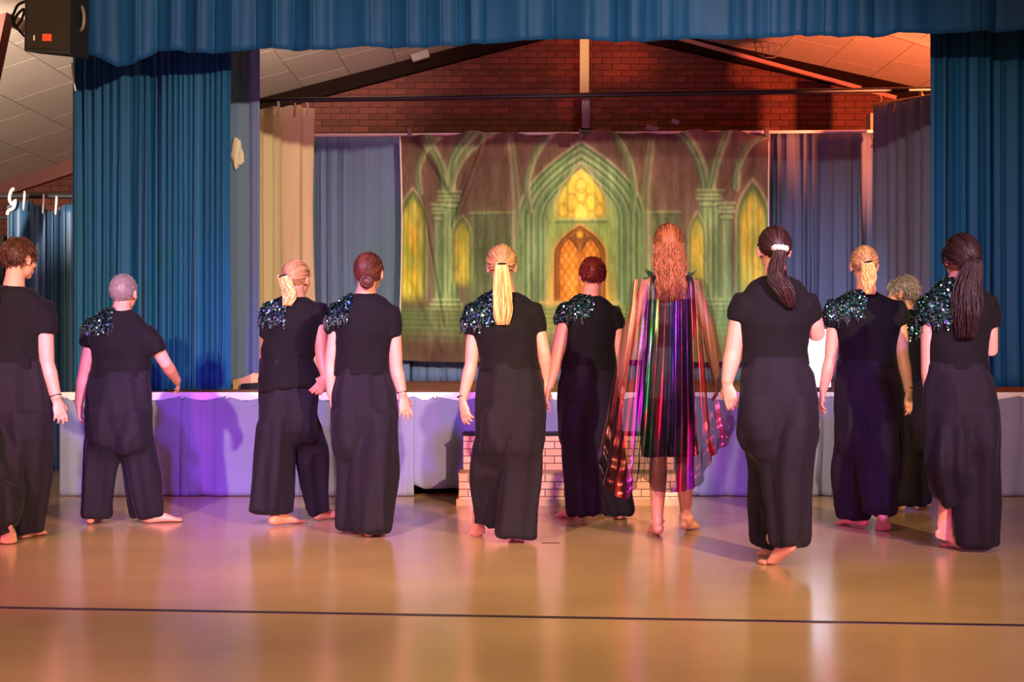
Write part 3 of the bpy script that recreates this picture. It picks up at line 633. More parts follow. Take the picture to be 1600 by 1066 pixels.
    # side columns with capitals, vault ribs
    def column(cx, wd, ytop, ybot):
        ok = sm(ytop-2, ytop+2, Yp)*(1-sm(ybot-2, ybot+2, Yp)); inn = ok*(1-sm(wd-1, wd+2, np.abs(X-cx))); over(green, inn*.95)
        for o_, col, a in ((-.8, dkg, .7), (-.5, lite, .8), (-.15, green, .5), (.1, lite, .9), (.35, dkg, .7), (.65, lite, .6), (.95, dkg, .8)): over(col, inn*a*g(X-cx-o_*wd, 2.0))
        for yy, ex in ((ytop, 7), (ytop+7, 4), (ytop+13, 6), (ytop+22, 2), (ybot-10, 4), (ybot-3, 9), (ybot+4, 13)):
            over(lite, .85*g(Yp-yy, 2.0)*(np.abs(X-cx) < wd+ex)); over(dkg, .8*g(Yp-yy-3.2, 1.3)*(np.abs(X-cx) < wd+ex))
    def rib(pts, wd):
        q = np.array(catmull([np.array(p, float) for p in pts], 16)); D = np.full(X.shape, 1e9); SG = np.zeros(X.shape)
        for a, b in zip(q, q[1:]):
            ab = b-a; t = np.clip(((X-a[0])*ab[0]+(Yp-a[1])*ab[1])/(ab@ab+1e-9), 0, 1); ddx = X-a[0]-t*ab[0]; ddy = Yp-a[1]-t*ab[1]
            dd = np.hypot(ddx, ddy); cr = np.sign(ab[0]*ddy-ab[1]*ddx); upd = dd < D; SG = np.where(upd, dd*cr, SG); D = np.minimum(D, dd)
        over(green, .9*(1-sm(wd-1, wd+1.5, D))); over(lite, .85*g(SG-wd*.5, 1.6)); over(dkg, .7*g(SG, 1.4)); over(lite, .5*g(SG+wd*.5, 1.6)); over(cream, .6*g(SG-wd, 1.2)); over(dkg, .6*g(SG+wd, 1.5))
    for pts, wd in (([(704, 300), (706, 260), (722, 228), (752, 204)], 7), ([(697, 300), (690, 262), (676, 232), (668, 204)], 6), ([(704, 300), (712, 270), (733, 236), (775, 206)], 4), ([(655, 300), (652, 270), (664, 236), (690, 206)], 4),
                    ([(1104, 300), (1096, 262), (1082, 232), (1058, 204)], 7), ([(1110, 300), (1118, 262), (1128, 232), (1140, 204)], 6), ([(1150, 296), (1154, 262), (1170, 232), (1196, 212)], 5), ([(828, 330), (824, 290), (836, 245), (862, 206)], 4), ([(988, 330), (990, 290), (980, 245), (956, 206)], 4)):
        rib(pts, wd)
    column(702, 13, 300, 478); column(1109, 15, 300, 478); column(684, 5, 320, 478); column(1135, 8, 320, 478)
    # lancet windows left and right
    for cx, w_, ys, ya, bot in ((643, 22, 345, 296, 466), (722, 15, 372, 338, 440), (1089, 13, 372, 334, 440), (1176, 25, 345, 286, 466)):
        Rr = rho(cx, w_, ys, ya); lw = 1-sm(bot-12, bot+12, Yp); over((.30, .42, .22), (1-sm(.95, 1.05, Rr))*lw)
        over((.80, .74, .30), (1-sm(.62, .85, Rr))*lw*(.35+.65*fn(8, 40, 12)))
        over((.88, .66, .20), (1-sm(.4, .7, Rr))*lw*.6*(fn(7, 22, 13) > .55))
        over(cream, .75*g(Rr-1.05, .05)*lw); over(dkg, .7*g(Rr-.9, .05)*lw)
        for o_ in (-.36, 0, .36): over((.30, .40, .18), .7*g(X-cx-o_*w_, 1.3)*lw*(Rr < .9))
    # steps and dark floor
    stp_ = sm(478, 484, Yp); over((.36, .44, .27), stp_*.85); over((.50, .60, .32), stp_*.6*g(X-905, 130))
    for k, yy in enumerate((486, 492, 499, 507, 516, 526, 537)): over(dkg, .55*g(Yp-yy, 1.5)); over(lite, .35*g(Yp-yy-3, 1.3)*g(X-905, 230))
    over((.27, .22, .17), sm(500, 548, Yp+.0*X+18*(fn(60, 60, 20)-.5))*(1-.75*g(X-1010, 190))*.95)
    over((.42, .66, .50), .55*g(X-1150, 50)*g(Yp-495, 40)); over((.62, .72, .42), .35*g(X-850, 60)*g(Yp-520, 22))
    def blur(A, k):
        for ax in (0, 1):
            P_ = np.concatenate([A.take([0]*k, axis=ax), A, A.take([-1]*k, axis=ax)], axis=ax); S_ = np.cumsum(np.concatenate([np.zeros_like(P_.take([0], axis=ax)), P_], axis=ax), axis=ax); n_ = A.shape[ax]
            A = (S_.take(range(2*k+1, 2*k+1+n_), axis=ax)-S_.take(range(0, n_), axis=ax))/(2*k+1)
        return A
    C[:] = .62*blur(C, 1)+.38*blur(C, 7)
    C[:] = C*(.86+.30*fn(70, 60, 33))[..., None]; C *= 1.16
    C *= (1+.22*(fn(10, 60, 30)-.5)+.16*(fn(3.2, 14, 31)-.5)+.1*(rs.rand(NY, NX)-.5))[..., None]
    C = np.clip(C, 0, 1); Lc = np.where(C <= .04045, C/12.92, ((C+.055)/1.055)**2.4); cols = np.concatenate([Lc, np.ones((NY, NX, 1))], 2).reshape(-1, 4)
    D0 = 15.40
    def crease(ax, ay, bx, by, wd, am):
        ab = np.array([bx-ax, by-ay], float); t = ((X-ax)*ab[0]+(Yp-ay)*ab[1])/(ab@ab); tc_ = np.clip(t, 0, 1)
        sd = ((X-ax)*ab[1]-(Yp-ay)*ab[0])/np.hypot(*ab); dd = np.hypot(X-ax-tc_*ab[0], Yp-ay-tc_*ab[1]); return am*np.exp(-(dd/(wd*1.6))**2)*np.sin(sd/wd*1.9)
    Z = .030*(fn(46, 400, 40)-.5)+.028*(fn(80, 90, 41)-.5)+.010*(fn(16, 60, 42)-.5)
    for cr in ((648, 212, 702, 300, 7, .030), (755, 220, 708, 345, 6, .035), (662, 320, 694, 500, 6, .03), (905, 215, 872, 290, 6, .02), (1185, 225, 1120, 330, 8, .025), (640, 440, 690, 545, 8, .02), (1060, 240, 1075, 420, 10, .018), (985, 300, 1100, 400, 8, .014), (800, 220, 790, 330, 7, .014)): Z += crease(*cr)
    top = 3.5*np.sin((X-x0)/28)*np.clip(1-(Yp-yt)/20, 0, 1)+2.5*np.sin((X-x0)/11+1)*np.clip(1-(Yp-yt)/12, 0, 1)-4*(X-x0)/(x1-x0)*np.clip(1-(Yp-yt)/353, 0, 1)
    bot_ = 4*np.sin((X-x0)/60)*np.clip((Yp-yt)/353-.6, 0, 1)*2
    side = 3*np.sin((Yp-yt)/90)*np.clip(1-(X-x0)/60, 0, 1)
    YY = Yp+top+bot_; XX = X+side
    V = np.stack([(XX-800)/F*D0, D0-Z, CZ+(HY-YY)/F*D0], -1).reshape(-1, 3)
    idx = np.arange(NX*NY).reshape(NY, NX); Q = np.stack([idx[:-1, :-1], idx[1:, :-1], idx[1:, 1:], idx[:-1, 1:]], -1).reshape(-1, 4)
    me = bpy.data.meshes.new('printed_backdrop'); me.from_pydata((V-np.array([.5, D0, .9])).tolist(), [], Q.tolist()); me.update()
    ca = me.color_attributes.new('print', 'FLOAT_COLOR', 'POINT'); ca.data.foreach_set('color', cols.astype(np.float32).ravel())
    o = put(me, 'printed_backdrop', M['print'], None, True, (.5, D0, .9))
    tag(o, 'green printed cloth backdrop of a gothic hall with glowing yellow windows', 'backdrop')
    s = o.modifiers.new('thickness', 'SOLIDIFY'); s.thickness = .004; s.offset = 1
    # pale edge hems
    for xx, nm in ((x0, 0), (x1, 1)):
        mb = MB(); pts = []
        for yy in np.linspace(yt+1, yb, 24): 
            xs_ = xx+(3*math.sin((yy-yt)/90) if nm == 0 else 0); pts.append(at(xs_, yy-(4 if nm else 0)*(1-(yy-yt)/353), D0-.012))
        mb.tube(pts, [(.008, .004)]*len(pts), 6, ref=(1, 0, 0)); mb.build('hem', M['white'], o)
backdrop()
for px, lb in ((640, 'grey clip at the left top corner of the backdrop'), (1198, 'grey clip at the right top corner of the backdrop'), (908, 'grey clip under the pipe hanger on the backdrop top')):
    mb = MB(); p = at(px, 206, 15.33); mb.box((p.x-.02, p.y-.02, p.z-.05), (p.x+.02, p.y+.03, p.z+.03)); mb.tube([p+Vector((0, 0, .03)), p+Vector((.015, -.02, .06))], .006, 6)
    tag(mb.build('spring_clip', M['grey_metal'], org=p), lb, 'clip', 'clips along the backdrop')
# ================================================================== PEOPLE
def rotm(yaw, pitch, roll=0):
    """local frame x right, y forward (away from the hall), z up; yaw > 0 turns to the right, pitch > 0 looks up"""
    return Matrix.Rotation(-math.radians(yaw), 3, 'Z') @ Matrix.Rotation(math.radians(pitch), 3, 'X') @ Matrix.Rotation(math.radians(roll), 3, 'Y')
def head_geo(mb, C, R, s):
    def E(c, r, n=16, m=12): mb.ell(C+R @ (Vector(c)*s), [x*s for x in r], R, n, m)
    E((0, -.012, .02), (.076, .096, .092), 22, 16); E((0, .028, -.040), (.058, .064, .072)); E((0, .064, -.094), (.024, .022, .020))
    E((0, .074, .014), (.052, .020, .012)); E((0, .089, -.062), (.024, .012, .0075)); E((0, .087, -.075), (.021, .012, .008))
    for k in (-1, 1):
        E((k*.034, .062, -.030), (.024, .026, .022)); E((k*.079, -.002, -.014), (.009, .020, .031)); E((k*.083, -.010, -.004), (.007, .015, .020)); E((k*.012, .094, -.036), (.009, .010, .008), 8, 6)
    mb.tube([C+R @ (Vector(p)*s) for p in ((0, .082, .012), (0, .100, -.018), (0, .108, -.036), (0, .090, -.044))], [.008*s, .010*s, .012*s, .009*s], 8)
def hand_geo(mb, wr, d, thumb, palm, s=1.0, curl=.35, spread=.10, arm_r=.026):
    """wr wrist, d towards the fingers, thumb side, palm the way the palm faces (fingers curl that way)"""
    d = Vector(d).normalized(); n = Vector(palm); n = (n-d*n.dot(d)).normalized(); t = d.cross(n)
    if t.dot(Vector(thumb)) < 0: t = -t
    P = lambda a, b, c: wr+(d*a+t*b+n*c)*s
    mb.tube([P(-.02, 0, 0), P(.0, 0, 0), P(.025, .002, .0), P(.06, .0, .002), P(.09, -.001, .002), P(.098, 0, .003)], [(arm_r*.95, arm_r*.8), (arm_r*.98, arm_r*.78), (.032*s, .017*s), (.041*s, .015*s), (.040*s, .012*s), (.032*s, .008*s)], 12, ref=t)
    mb.ell(P(.035, .026, .010), (.018*s, .018*s, .026*s), None, 10, 8)
    for k, (b, ln) in enumerate(((.031, .070), (.0105, .079), (-.0105, .073), (-.031, .057))):
        an = spread*(1.5-k)*.75; cu = curl*(1+.18*k); p = P(.088-.004*abs(k-1), b, .001); pts = [p]; q = 0
        dirv = (d*math.cos(an)+t*math.sin(an)).normalized(); segs = (.46, .30, .24)
        for j, f in enumerate(segs):
            q += cu*(.7 if j == 0 else 1.05)
            v = dirv*math.cos(q)+n*math.sin(q); pts.append(pts[-1]+v*ln*f*s)
        r = .0088 if k < 3 else .0078
        pp = [pts[0]-dirv*.02*s, pts[0], (pts[0]+pts[1])/2, pts[1], (pts[1]+pts[2])/2, pts[2], pts[3]]
        mb.tube(pp, [r*1.1*s, r*1.06*s, r*.98*s, r*1.03*s, r*.92*s, r*.95*s, r*.72*s], 8)
    v = (d*.62+t*.66+n*.42).normalized(); p = P(.022, .026, .006); v2 = (d*.86+t*.30+n*.42).normalized()
    mb.tube([p, p+v*.030*s, p+v*.042*s, p+v*.042*s+v2*.018*s, p+v*.042*s+v2*.030*s], [.013*s, .0115*s, .0105*s, .0105*s, .0075*s], 8)
def foot_geo(mb, fpx, fpy, yaw, pitch, lift=0, s=1.0):
    """heel seen at pixel (fpx, fpy) of the floor; pitch lifts the heel about the ball. Returns the ankle and shin direction"""
    Y = CZ*F/(fpy-HY); g0 = at(fpx, fpy, Y); g0.z = lift
    Rz = Matrix.Rotation(-math.radians(yaw), 3, 'Z'); Rp = Matrix.Rotation(-math.radians(pitch), 3, 'X')
    ball = Vector((0, .13, .012))
    def T(p): 
        p = Vector(p); q = p if p.y > .13 and pitch < 60 and lift < .05 else ball+Rp @ (p-ball)
        if pitch: q = q-Vector((0, .06, 0))*min(1, pitch/40)
        return g0+Rz @ (q*s)
    side = Rz @ Vector((1, 0, 0))
    mb.tube([T(p) for p in ((0, -.060, .024), (0, -.052, .030), (0, -.030, .036), (0, 0, .042), (.002, .05, .040), (.006, .09, .032), (.008, .13, .022), (.008, .158, .017), (.006, .172, .014))],
            [(.012*s, .012*s), (.024*s, .024*s), (.031*s, .034*s), (.031*s, .040*s), (.034*s, .036*s), (.042*s, .027*s), (.046*s, .019*s), (.043*s, .014*s), (.034*s, .010*s)], 14, ref=side)
    for k, (x, l, r) in enumerate(((-.030, .040, .0135), (-.008, .036, .0095), (.010, .031, .009), (.026, .025, .0085), (.039, .018, .008))):
        sx = 1 if fpx >= 0 else 1
        mb.tube([T((x*FS[0], .150, .013)), T((x*FS[0], .165+l*.4, .014)), T((x*FS[0], .165+l, .010))], [r*s, r*1.02*s, r*.75*s], 8)
    for k in (-1, 1): mb.ell(T((k*.030, .002, .075)), (.012*s, .014*s, .014*s), None, 8, 6)
    an = T((0, -.004, .085)); up = (T((0, -.004, .185))-an).normalized()
    mb.tube([T((0, -.012, .035)), T((0, -.006, .07)), an], [(.030*s, .036*s), (.031*s, .036*s), (.032*s, .038*s)], 12, ref=side)
    return an, up
FS = [1]

def hair_cap(mb, C, R, s, line, grow=1.05, bump=.03, fr=9):
    a, b = line
    mb.ell(C+R @ (Vector((0, -.012, .02))*s), [x*s*grow for x in (.078, .098, .094)], R, 40, 28, keep=lambda q: q.z > a+b*q.y,
           fn=lambda q: bump*noise.noise(q*fr))
def scalp_pt(C, R, s, q, grow=1.06):
    return C+R @ (Vector((0, -.012, .02))*s+Vector((q.x*.078, q.y*.098, q.z*.094))*s*grow)
TR = random.Random(99)
def strand(mb, pts, r, n=4, flat=.6):
    i0 = len(mb.v); mb.tube(pts, [(x, x*flat) for x in r] if isinstance(r, list) else r, n)
    if mb.tone is None: mb.tone = []
    mb.tone.append((i0, len(mb.v), TR.uniform(.5, 1.35)))
def hair_short(mb, C, R, s, line, rnd, n=420, ln=.035, lift=.25, wild=.5, thick=.0034, up=0):
    hair_cap(mb, C, R, s, line, 1.06, .06, 6); a, b = line
    for i in range(n):
        while True:
            q = Vector((rnd.gauss(0, 1), rnd.gauss(0, 1), rnd.gauss(0, 1))).normalized()
            if q.z > a+b*q.y-.02: break
        down = Vector((rnd.uniform(-wild, wild), rnd.uniform(-wild, wild)-.25, -1+up)); t = (down-q*down.dot(q)).normalized()
        p0 = scalp_pt(C, R, s, q, 1.03); dv = R @ (t+q*lift*rnd.uniform(.4, 1.6)).normalized(); l = ln*s*rnd.uniform(.6, 1.3)
        p1 = p0+dv*l*.5; p2 = p1+(dv+R @ (t*.6-q*lift*.6)).normalized()*l*.5
        strand(mb, [p0, p1, p2], [thick*s*1.2, thick*s, thick*s*.3], 4)
def hair_pulled(mb, C, R, s, line, tie, rnd, n=240, thick=.0042, loose=.0, grow=1.07):
    hair_cap(mb, C, R, s, line, 1.035, .02, 5); a, b = line; tie = Vector(tie).normalized()
    for i in range(n):
        while True:
            q = Vector((rnd.gauss(0, 1), rnd.gauss(0, 1), rnd.gauss(0, 1))).normalized()
            if q.z > a+b*q.y and q.dot(tie) < .93: break
        om = math.acos(max(-1, min(1, q.dot(tie)))); pts = []; k = 7; wv = rnd.uniform(-1, 1)*loose
        ax = q.cross(tie).normalized()
        for j in range(k+1):
            t = j/k; v = (q*math.sin((1-t)*om)+tie*math.sin(t*om))/math.sin(om); v = v+ax*(.10*math.sin(math.pi*t)*wv)
            gm = grow+.012*rnd.uniform(-1, 1)+loose*.05*math.sin(math.pi*t)
            pts.append(scalp_pt(C, R, s, v.normalized(), gm))
        strand(mb, pts, [thick*s]*(k+1), 4, .5)
    return scalp_pt(C, R, s, tie, 1.10)
def tail(mb, pts, rad, rnd, n=90, wave=.3, thick=.0035, fray=.15, freq=3.0, flat=.7):
    P = catmull(pts, 5); Rr = catmull([(r,) for r in rad], 5); k = len(P)
    for i in range(n):
        an = rnd.uniform(0, 2*math.pi); rr = math.sqrt(rnd.random()); ph = rnd.uniform(0, 6.3); ph2 = rnd.uniform(0, 6.3); cut = k-int(rnd.random()**2*fray*k)
        q = []
        for j in range(max(3, cut)):
            p = P[j]; r = Rr[j][0]; t = j/k; w_ = wave*r*min(1, t*3)
            q.append(Vector((p[0]+r*rr*math.cos(an)+w_*math.sin(ph+t*freq*6.3), p[1]+r*rr*math.sin(an)*flat+w_*.6*math.cos(ph2+t*freq*5.5), p[2]+.15*w_*math.sin(ph2+t*9))))
        m_ = len(q); strand(mb, q, [thick*(1 if j < m_-3 else (.8, .6, .3)[j-(m_-3)]) for j in range(m_)], 4, .7)

def person(label, Y, head, hs, yaw, pitch, sh, collar, waist, hips, legL, legR, footL, footR, armL, armR, hair, skin='skin', hw_arm=1.0,
           seq=None, tunic=None, roll=0, base=None, seed=1, dress=False, noarm=(), shirt_m='shirt'):
    """every pair is in photograph pixels, the third number a depth offset in metres"""
    rnd = random.Random(seed)
    def P(t): return at(t[0], t[1], Y+(t[2] if len(t) > 2 else 0))
    S = Y/F                                            # metres per pixel here
    root = empty('person', Vector((at(base or (footL[0]+footR[0])/2, 0, Y).x, Y, 0)), label, 'person', 'dancers seen from behind')
    C = P(head); R = rotm(yaw, pitch, roll); s = hs
    cx = (sh[0]+sh[2])/2; SW = (sh[2]-sh[0])/2*S
    K = at(cx, collar, Y); zl = at(0, sh[1], Y).z; zr = at(0, sh[3], Y).z; zs = (zl+zr)/2; X0 = K.x
    W = at(waist[0], waist[1], Y); ww = waist[2]*S; H = at(hips[0], hips[1], Y); hw = hips[2]*S
    tilt = (zr-zl)
    body = MB(); head_geo(body, C, R, s)
    nb = Vector((X0, Y, K.z-.01)); nt_ = C+R @ (Vector((0, -.022, -.045))*s)
    body.tube([nb+Vector((0, .01, -.06)), nb, (nb+nt_)/2, nt_], [(.075*s, .065*s), (.066*s, .060*s), (.056*s, .058*s), (.054*s, .060*s)], 14, ref=(1, 0, 0))
    # torso
    o = .017
    def ring(z, cx_, rx, ry, yo=0): return (Vector((cx_, Y+yo, z)), (max(.03, rx), max(.03, ry)))
    cr = H.z-.16
    rs = [ring(K.z+.004, X0, .068, .060, .0), ring(K.z-.022, X0, .105*SW/.2, .078, .0), ring(zs+.0, X0, SW-.048, .092, -.005), ring(zs-.05, X0, SW-.030, .108, -.01), ring(zs-.13, X0, SW-.044, .122, -.008),
          ring(zs-.22, X0+(W.x-X0)*.5, (SW-.048)*.5+ww*.5, .118), ring(W.z+.05, W.x, ww*.99, ww*.72), ring(W.z, W.x, ww, ww*.70)]
    tb = [(p, (r[0]-o, r[1]-o)) for p, r in rs]+[ring((W.z+H.z)/2, (W.x+H.x)/2, (ww+hw)/2-o, (ww+hw)*.34-o, -.01), ring(H.z, H.x, hw-o, hw*.66-o, -.02), ring(cr, H.x, hw*.8-o, hw*.55-o, -.015)]
    body.tube([p for p, r in tb], [r for p, r in tb], 24, ref=(1, 0, 0))
    shp = {}
    arms = []
    for sd, arm in ((-1, armL), (1, armR)):
        sj = Vector((X0+sd*(SW-.062), Y-.005, (zl if sd < 0 else zr)-.040)); shp[sd] = sj
        e = P(arm['e']); wr = P(arm['w']); hd = P(arm['h']); a = hw_arm
        pts = [sj+Vector((-sd*.05, 0, .02)), sj, sj.lerp(e, .35), sj.lerp(e, .7), e, e.lerp(wr, .3), e.lerp(wr, .65), wr]
        body.tube(pts, [.045*a, .046*a, .046*a, .043*a, .039*a, .041*a, .034*a, (.026*a+.001)], 14)
        if not arm.get('nohand'):
            th = arm.get('thumb', (0, 1, 0)); pm = arm.get('palm', (-sd, 0, 0)); dd = hd-wr
            hand_geo(body, wr, dd, th, pm, .98*s, arm.get('curl', .35), arm.get('spread', .12), .027*a)
            if arm.get('band'): arms.append((wr, dd, a))
    # legs
    hips_j = {}
    for sd, leg, ft in ((-1, legL, footL), (1, legR, footR)):
        FS[0] = sd
        an, up = foot_geo(body, ft[0], ft[1], ft[2], ft[3], ft[4] if len(ft) > 4 else 0, s*(1.18 if ft[3] > 70 else 1.04))
        hj = Vector((H.x+sd*hw*.44, Y-.01, H.z-.02)); hips_j[sd] = hj; hm = P(leg['h']); hm.y = an.y; kn = P(leg['k']); kn.y = (hj.y+hm.y)/2+leg['k'][2]; kn.x = (leg['k'][0]-800)/F*kn.y
        body.tube([hj, hj.lerp(kn, .4), hj.lerp(kn, .8), kn, kn.lerp(an, .28)+Vector((0, -.012, 0)), kn.lerp(an, .6), kn.lerp(an, .88), an], [(.075, .08), (.072, .075), (.058, .060), (.050, .052), (.054, .056), (.046, .048), (.035, .038), (.032, .038)], 14)
        leg['an'] = an
    # --- clothes
    sk = M[skin]
    me = remeshed(body, .0062, 2); shift(me, root.location); put(me, 'body', sk, root, True)
    bd = root.children[0]
    for k in (-1, 1):
        mb = MB(); mb.ell(C+R @ (Vector((k*.031, .0765, -.004))*s), [.0105*s]*3, R, 12, 8); mb.build('eye', M['eye'], bd, True)
    for wr, dd, a in arms:
        mb = MB(); dn = dd.normalized(); sd_ = dn.orthogonal().normalized(); b2 = dn.cross(sd_)
        mb.tube([wr-dn*.02+(sd_*math.cos(t)+b2*math.sin(t))*.030*a for t in [i*2*math.pi/20 for i in range(21)]], .0035, 6); mb.build('bracelet', M['metal_band'], root)
    if not dress:
        top = MB(); t2 = list(rs)
        if tunic:
            T0 = at(tunic[0], tunic[1], Y); tw = tunic[2]*S
            t2 = t2[:6]+[ring(W.z+.03, W.x, ww*1.02, ww*.72), ring(W.z-.01, W.x, ww, ww*.71), ring((W.z+T0.z)/2, (W.x+T0.x)/2, (ww+tw)/2, (ww+tw)*.37, -.01), ring(T0.z+.002, T0.x, tw, tw*.72, -.012), ring(T0.z, T0.x, tw-.012, tw*.72-.012, -.012), ring(T0.z+.07, T0.x, tw-.025, tw*.7-.02, -.012)]
        else:
            t2 += [ring(W.z-.022, W.x, ww*1.035, ww*.74), ring(W.z-.036, W.x, ww*1.0, ww*.70), ring(W.z-.034, W.x, ww*.9, ww*.6)]
        top.tube([p for p, r in t2], [r for p, r in t2], 28, ref=(1, 0, 0))
        for sd, arm in ((-1, armL), (1, armR)):
            sj = shp[sd]; se = P(arm['s']); r1 = arm['s'][3]*S if len(arm['s']) > 3 else .06
            dv = (se-sj).normalized()
            top.tube([sj+Vector((-sd*.05, 0, .0)), sj+Vector((-sd*.01, 0, .0)), sj.lerp(se, .5), se, se+dv*.004, se-dv*.045], [.066, .072*max(1, hw_arm*.97), (r1+.072)/2+.003, r1, r1-.012, r1-.018], 18)
        me = remeshed(top, .0095, 5); wrinkle(me, .0065, (6, 6, 4.0), seed, .008, (3, 3, 8)); shift(me, root.location)
        shirt = put(me, 'tunic' if tunic else 'shirt', M[shirt_m], root, True)
        tr = MB()
        r0 = [ring(W.z+.012, W.x, ww*.985, ww*.69), ring(W.z-.03, W.x, ww*1.0, ww*.70), ring((W.z*.55+H.z*.45), (W.x+H.x)/2, (ww*.4+hw*.6), (ww*.4+hw*.6)*.72, -.012), ring(H.z, H.x, hw, hw*.70, -.022), ring(H.z-.07, H.x, hw*.97, hw*.66, -.018), ring(cr, H.x, hw*.80, hw*.56, -.016), ring(cr-.08, H.x, hw*.40, hw*.42, -.012)]
        tr.tube([p for p, r in r0], [r for p, r in r0], 28, ref=(1, 0, 0), ripple=lambda i, th: .022*math.sin(th*17+seed) if i < 3 else 0)
        for sd, leg in ((-1, legL), (1, legR)):
            hj = hips_j[sd]; kn = P(leg['k']); kr = leg['k'][3]*S; hm = P(leg['h']); hr = leg['h'][3]*S
            hm.y = leg['an'].y+(leg['h'][2] if len(leg['h']) > 2 else 0); hm.x = (leg['h'][0]-800)/F*hm.y; hm.z = max(.035, CZ+(HY-leg['h'][1])/F*hm.y); kn.y = (hj.y+hm.y)/2+leg['k'][2]; kn.x = (leg['k'][0]-800)/F*kn.y
            key = [(hj.x, hj.y-.014, hj.z+.05, hw*.53, hw*.68), (hj.x-sd*.006, hj.y-.018, hj.z-.13, hw*.58, hw*.735), (*(hj.lerp(kn, .55)+Vector((-sd*.006, -.012, 0))), (hw*.58+kr)/2, (hw*.76+kr)/2), (kn.x, kn.y, kn.z, kr, kr*1.0), (*(kn.lerp(hm, .5)), (kr+hr)/2, (kr+hr)/2*.98), (hm.x, hm.y, hm.z, hr, hr*.92)]
            Q = catmull(key, 4); n = len(Q); pts = [Vector(q[:3]) for q in Q]; rr = [(q[3], q[4]) for q in Q]
            pts += [pts[-1]+Vector((0, 0, .001)), pts[-1]+Vector((0, 0, .12)), pts[-1]+Vector((0, 0, .22))]; r_ = rr[-1]; rr += [(r_[0]-.013, r_[1]-.013), (r_[0]-.022, r_[1]-.022), (r_[0]-.03, r_[1]-.03)]
            p1 = rnd.uniform(0, 6); p2 = rnd.uniform(0, 6); n_ = rnd.choice((4, 5)); am = leg.get('fold', .17)
            def rip(i, th, p1=p1, p2=p2, n=n, n_=n_, am=am):
                t = min(1, i/n); tt = .25+.75*t if i > 3 else 0
                return am*tt*math.sin(n_*th+p1+.5*t)+.55*am*tt*math.sin((n_+3)*th+p2)
            tr.tube(pts, rr, 32, ref=(1, 0, 0), ripple=rip)
        me = remeshed(tr, .0105, 12); wrinkle(me, .015, (7, 7, 1.2), seed+5, .012, (4, 4, 2.6)); shift(me, root.location)
        put(me, 'trousers', M['trousers'], root, True)
        mb = MB()
        wb = [ring(W.z-.006, W.x, ww*1.012, ww*.715), ring(W.z-.03, W.x, ww*1.02, ww*.72)]
        if seq: sequins(shirt, root, seq, Y, seed)
    # --- hair
    hb = MB(); kind = hair['kind']; line = hair.get('line', (-.18, .62)); hm_ = M[hair['c']]
    if kind == 'short': hair_short(hb, C, R, s, line, rnd, hair.get('n', 420), hair.get('ln', .035), hair.get('lift', .25), hair.get('wild', .5), hair.get('th', .0034), hair.get('up', 0))
    elif kind == 'pony':
        tp = hair_pulled(hb, C, R, s*hair.get('big', 1), line, hair['tie'], rnd, loose=hair.get('loose', .0), grow=hair.get('grow', 1.07), thick=hair.get('th', .0042))
        T = [P(t) for t in hair['tail']]
        pts = [tp+(T[0]-tp)*0-R @ Vector((0, -.005, 0)), tp+R @ Vector((0, -.022, .004))]+T
        tl = MB(); tail(tl, pts, hair['rad'], rnd, hair.get('n', 90), hair.get('wave', .3), hair.get('tth', .0035), hair.get('fray', .15), hair.get('freq', 3))
    elif kind == 'bun':
        tp = hair_pulled(hb, C, R, s, line, hair['tie'], rnd, loose=.3)
        c = P(hair['bun']); r = hair['r']
        for i in range(26):
            a0 = rnd.uniform(0, 6.3); ax = Vector((rnd.uniform(-.5, .5), -1, rnd.uniform(-.5, .5))).normalized(); e1 = ax.orthogonal().normalized(); e2 = ax.cross(e1)
            rr = r*rnd.uniform(.25, .95); dz = rnd.uniform(-.3, .6)*r
            hb.tube([c-ax*(-dz)*.6+(e1*math.cos(a0+t)+e2*math.sin(a0+t))*rr for t in [j*.55 for j in range(11)]], [r*.16]*11, 6)
        hb.ell(c, (r*.92, r*.7, r*.85), None, 14, 10)
        for i in range(8):
            q = Vector((rnd.choice((-1, 1))*1.0, -.2, -.5+rnd.uniform(-.2, .2))).normalized(); p = scalp_pt(C, R, s, q, 1.05)
            strand(hb, [p, p+Vector((rnd.uniform(-.01, .01), -.01, -.03)), p+Vector((rnd.uniform(-.02, .02), -.015, -.06))], [.0016, .0013, .0006], 4)
    elif kind == 'long':
        hair_cap(hb, C, R, s, line, 1.05, .02, 5)
        for i in range(300):
            while True:
                q = Vector((rnd.gauss(0, 1), rnd.gauss(-.5, 1), rnd.gauss(.3, 1))).normalized()
                if q.z > line[0]+line[1]*q.y: break
            out = Vector((q.x*.92, -abs(q.y)*.3-.75, -.15)).normalized(); om = math.acos(max(-.999, min(.999, q.dot(out)))); pts = []
            for j in range(6):
                t = j/5; v = (q*math.sin((1-t)*om)+out*math.sin(t*om))/max(.05, math.sin(om)); pts.append(scalp_pt(C, R, s, v.normalized(), 1.07+.02*rnd.random()))
            p = pts[-1]; zb = P(hair['end']).z+abs(rnd.gauss(0, .05)); xe = P(hair['end']).x+(p.x-C.x)*.75+rnd.gauss(0, .018); m_ = 14; ph = rnd.uniform(0, 6.3); am = rnd.uniform(.006, .013)
            side = (p.x-C.x); yb = Y-.125-rnd.random()*.035
            for j in range(1, m_+1):
                t = j/m_; e = t*t*(3-2*t); ph_ = ph+t*19
                pts.append(Vector((p.x+(xe-p.x)*e+side*.35*math.sin(math.pi*min(1, t*1.4))+am*math.sin(ph_), p.y+(yb-p.y)*min(1, t*1.5)+am*.8*math.cos(ph_*.9), p.z+(zb-p.z)*t)))
            strand(hb, pts, [.0042]*(len(pts)-3)+[.0034, .0026, .001], 4, .6)
    ho = hb.build('hair', hm_, root, True)
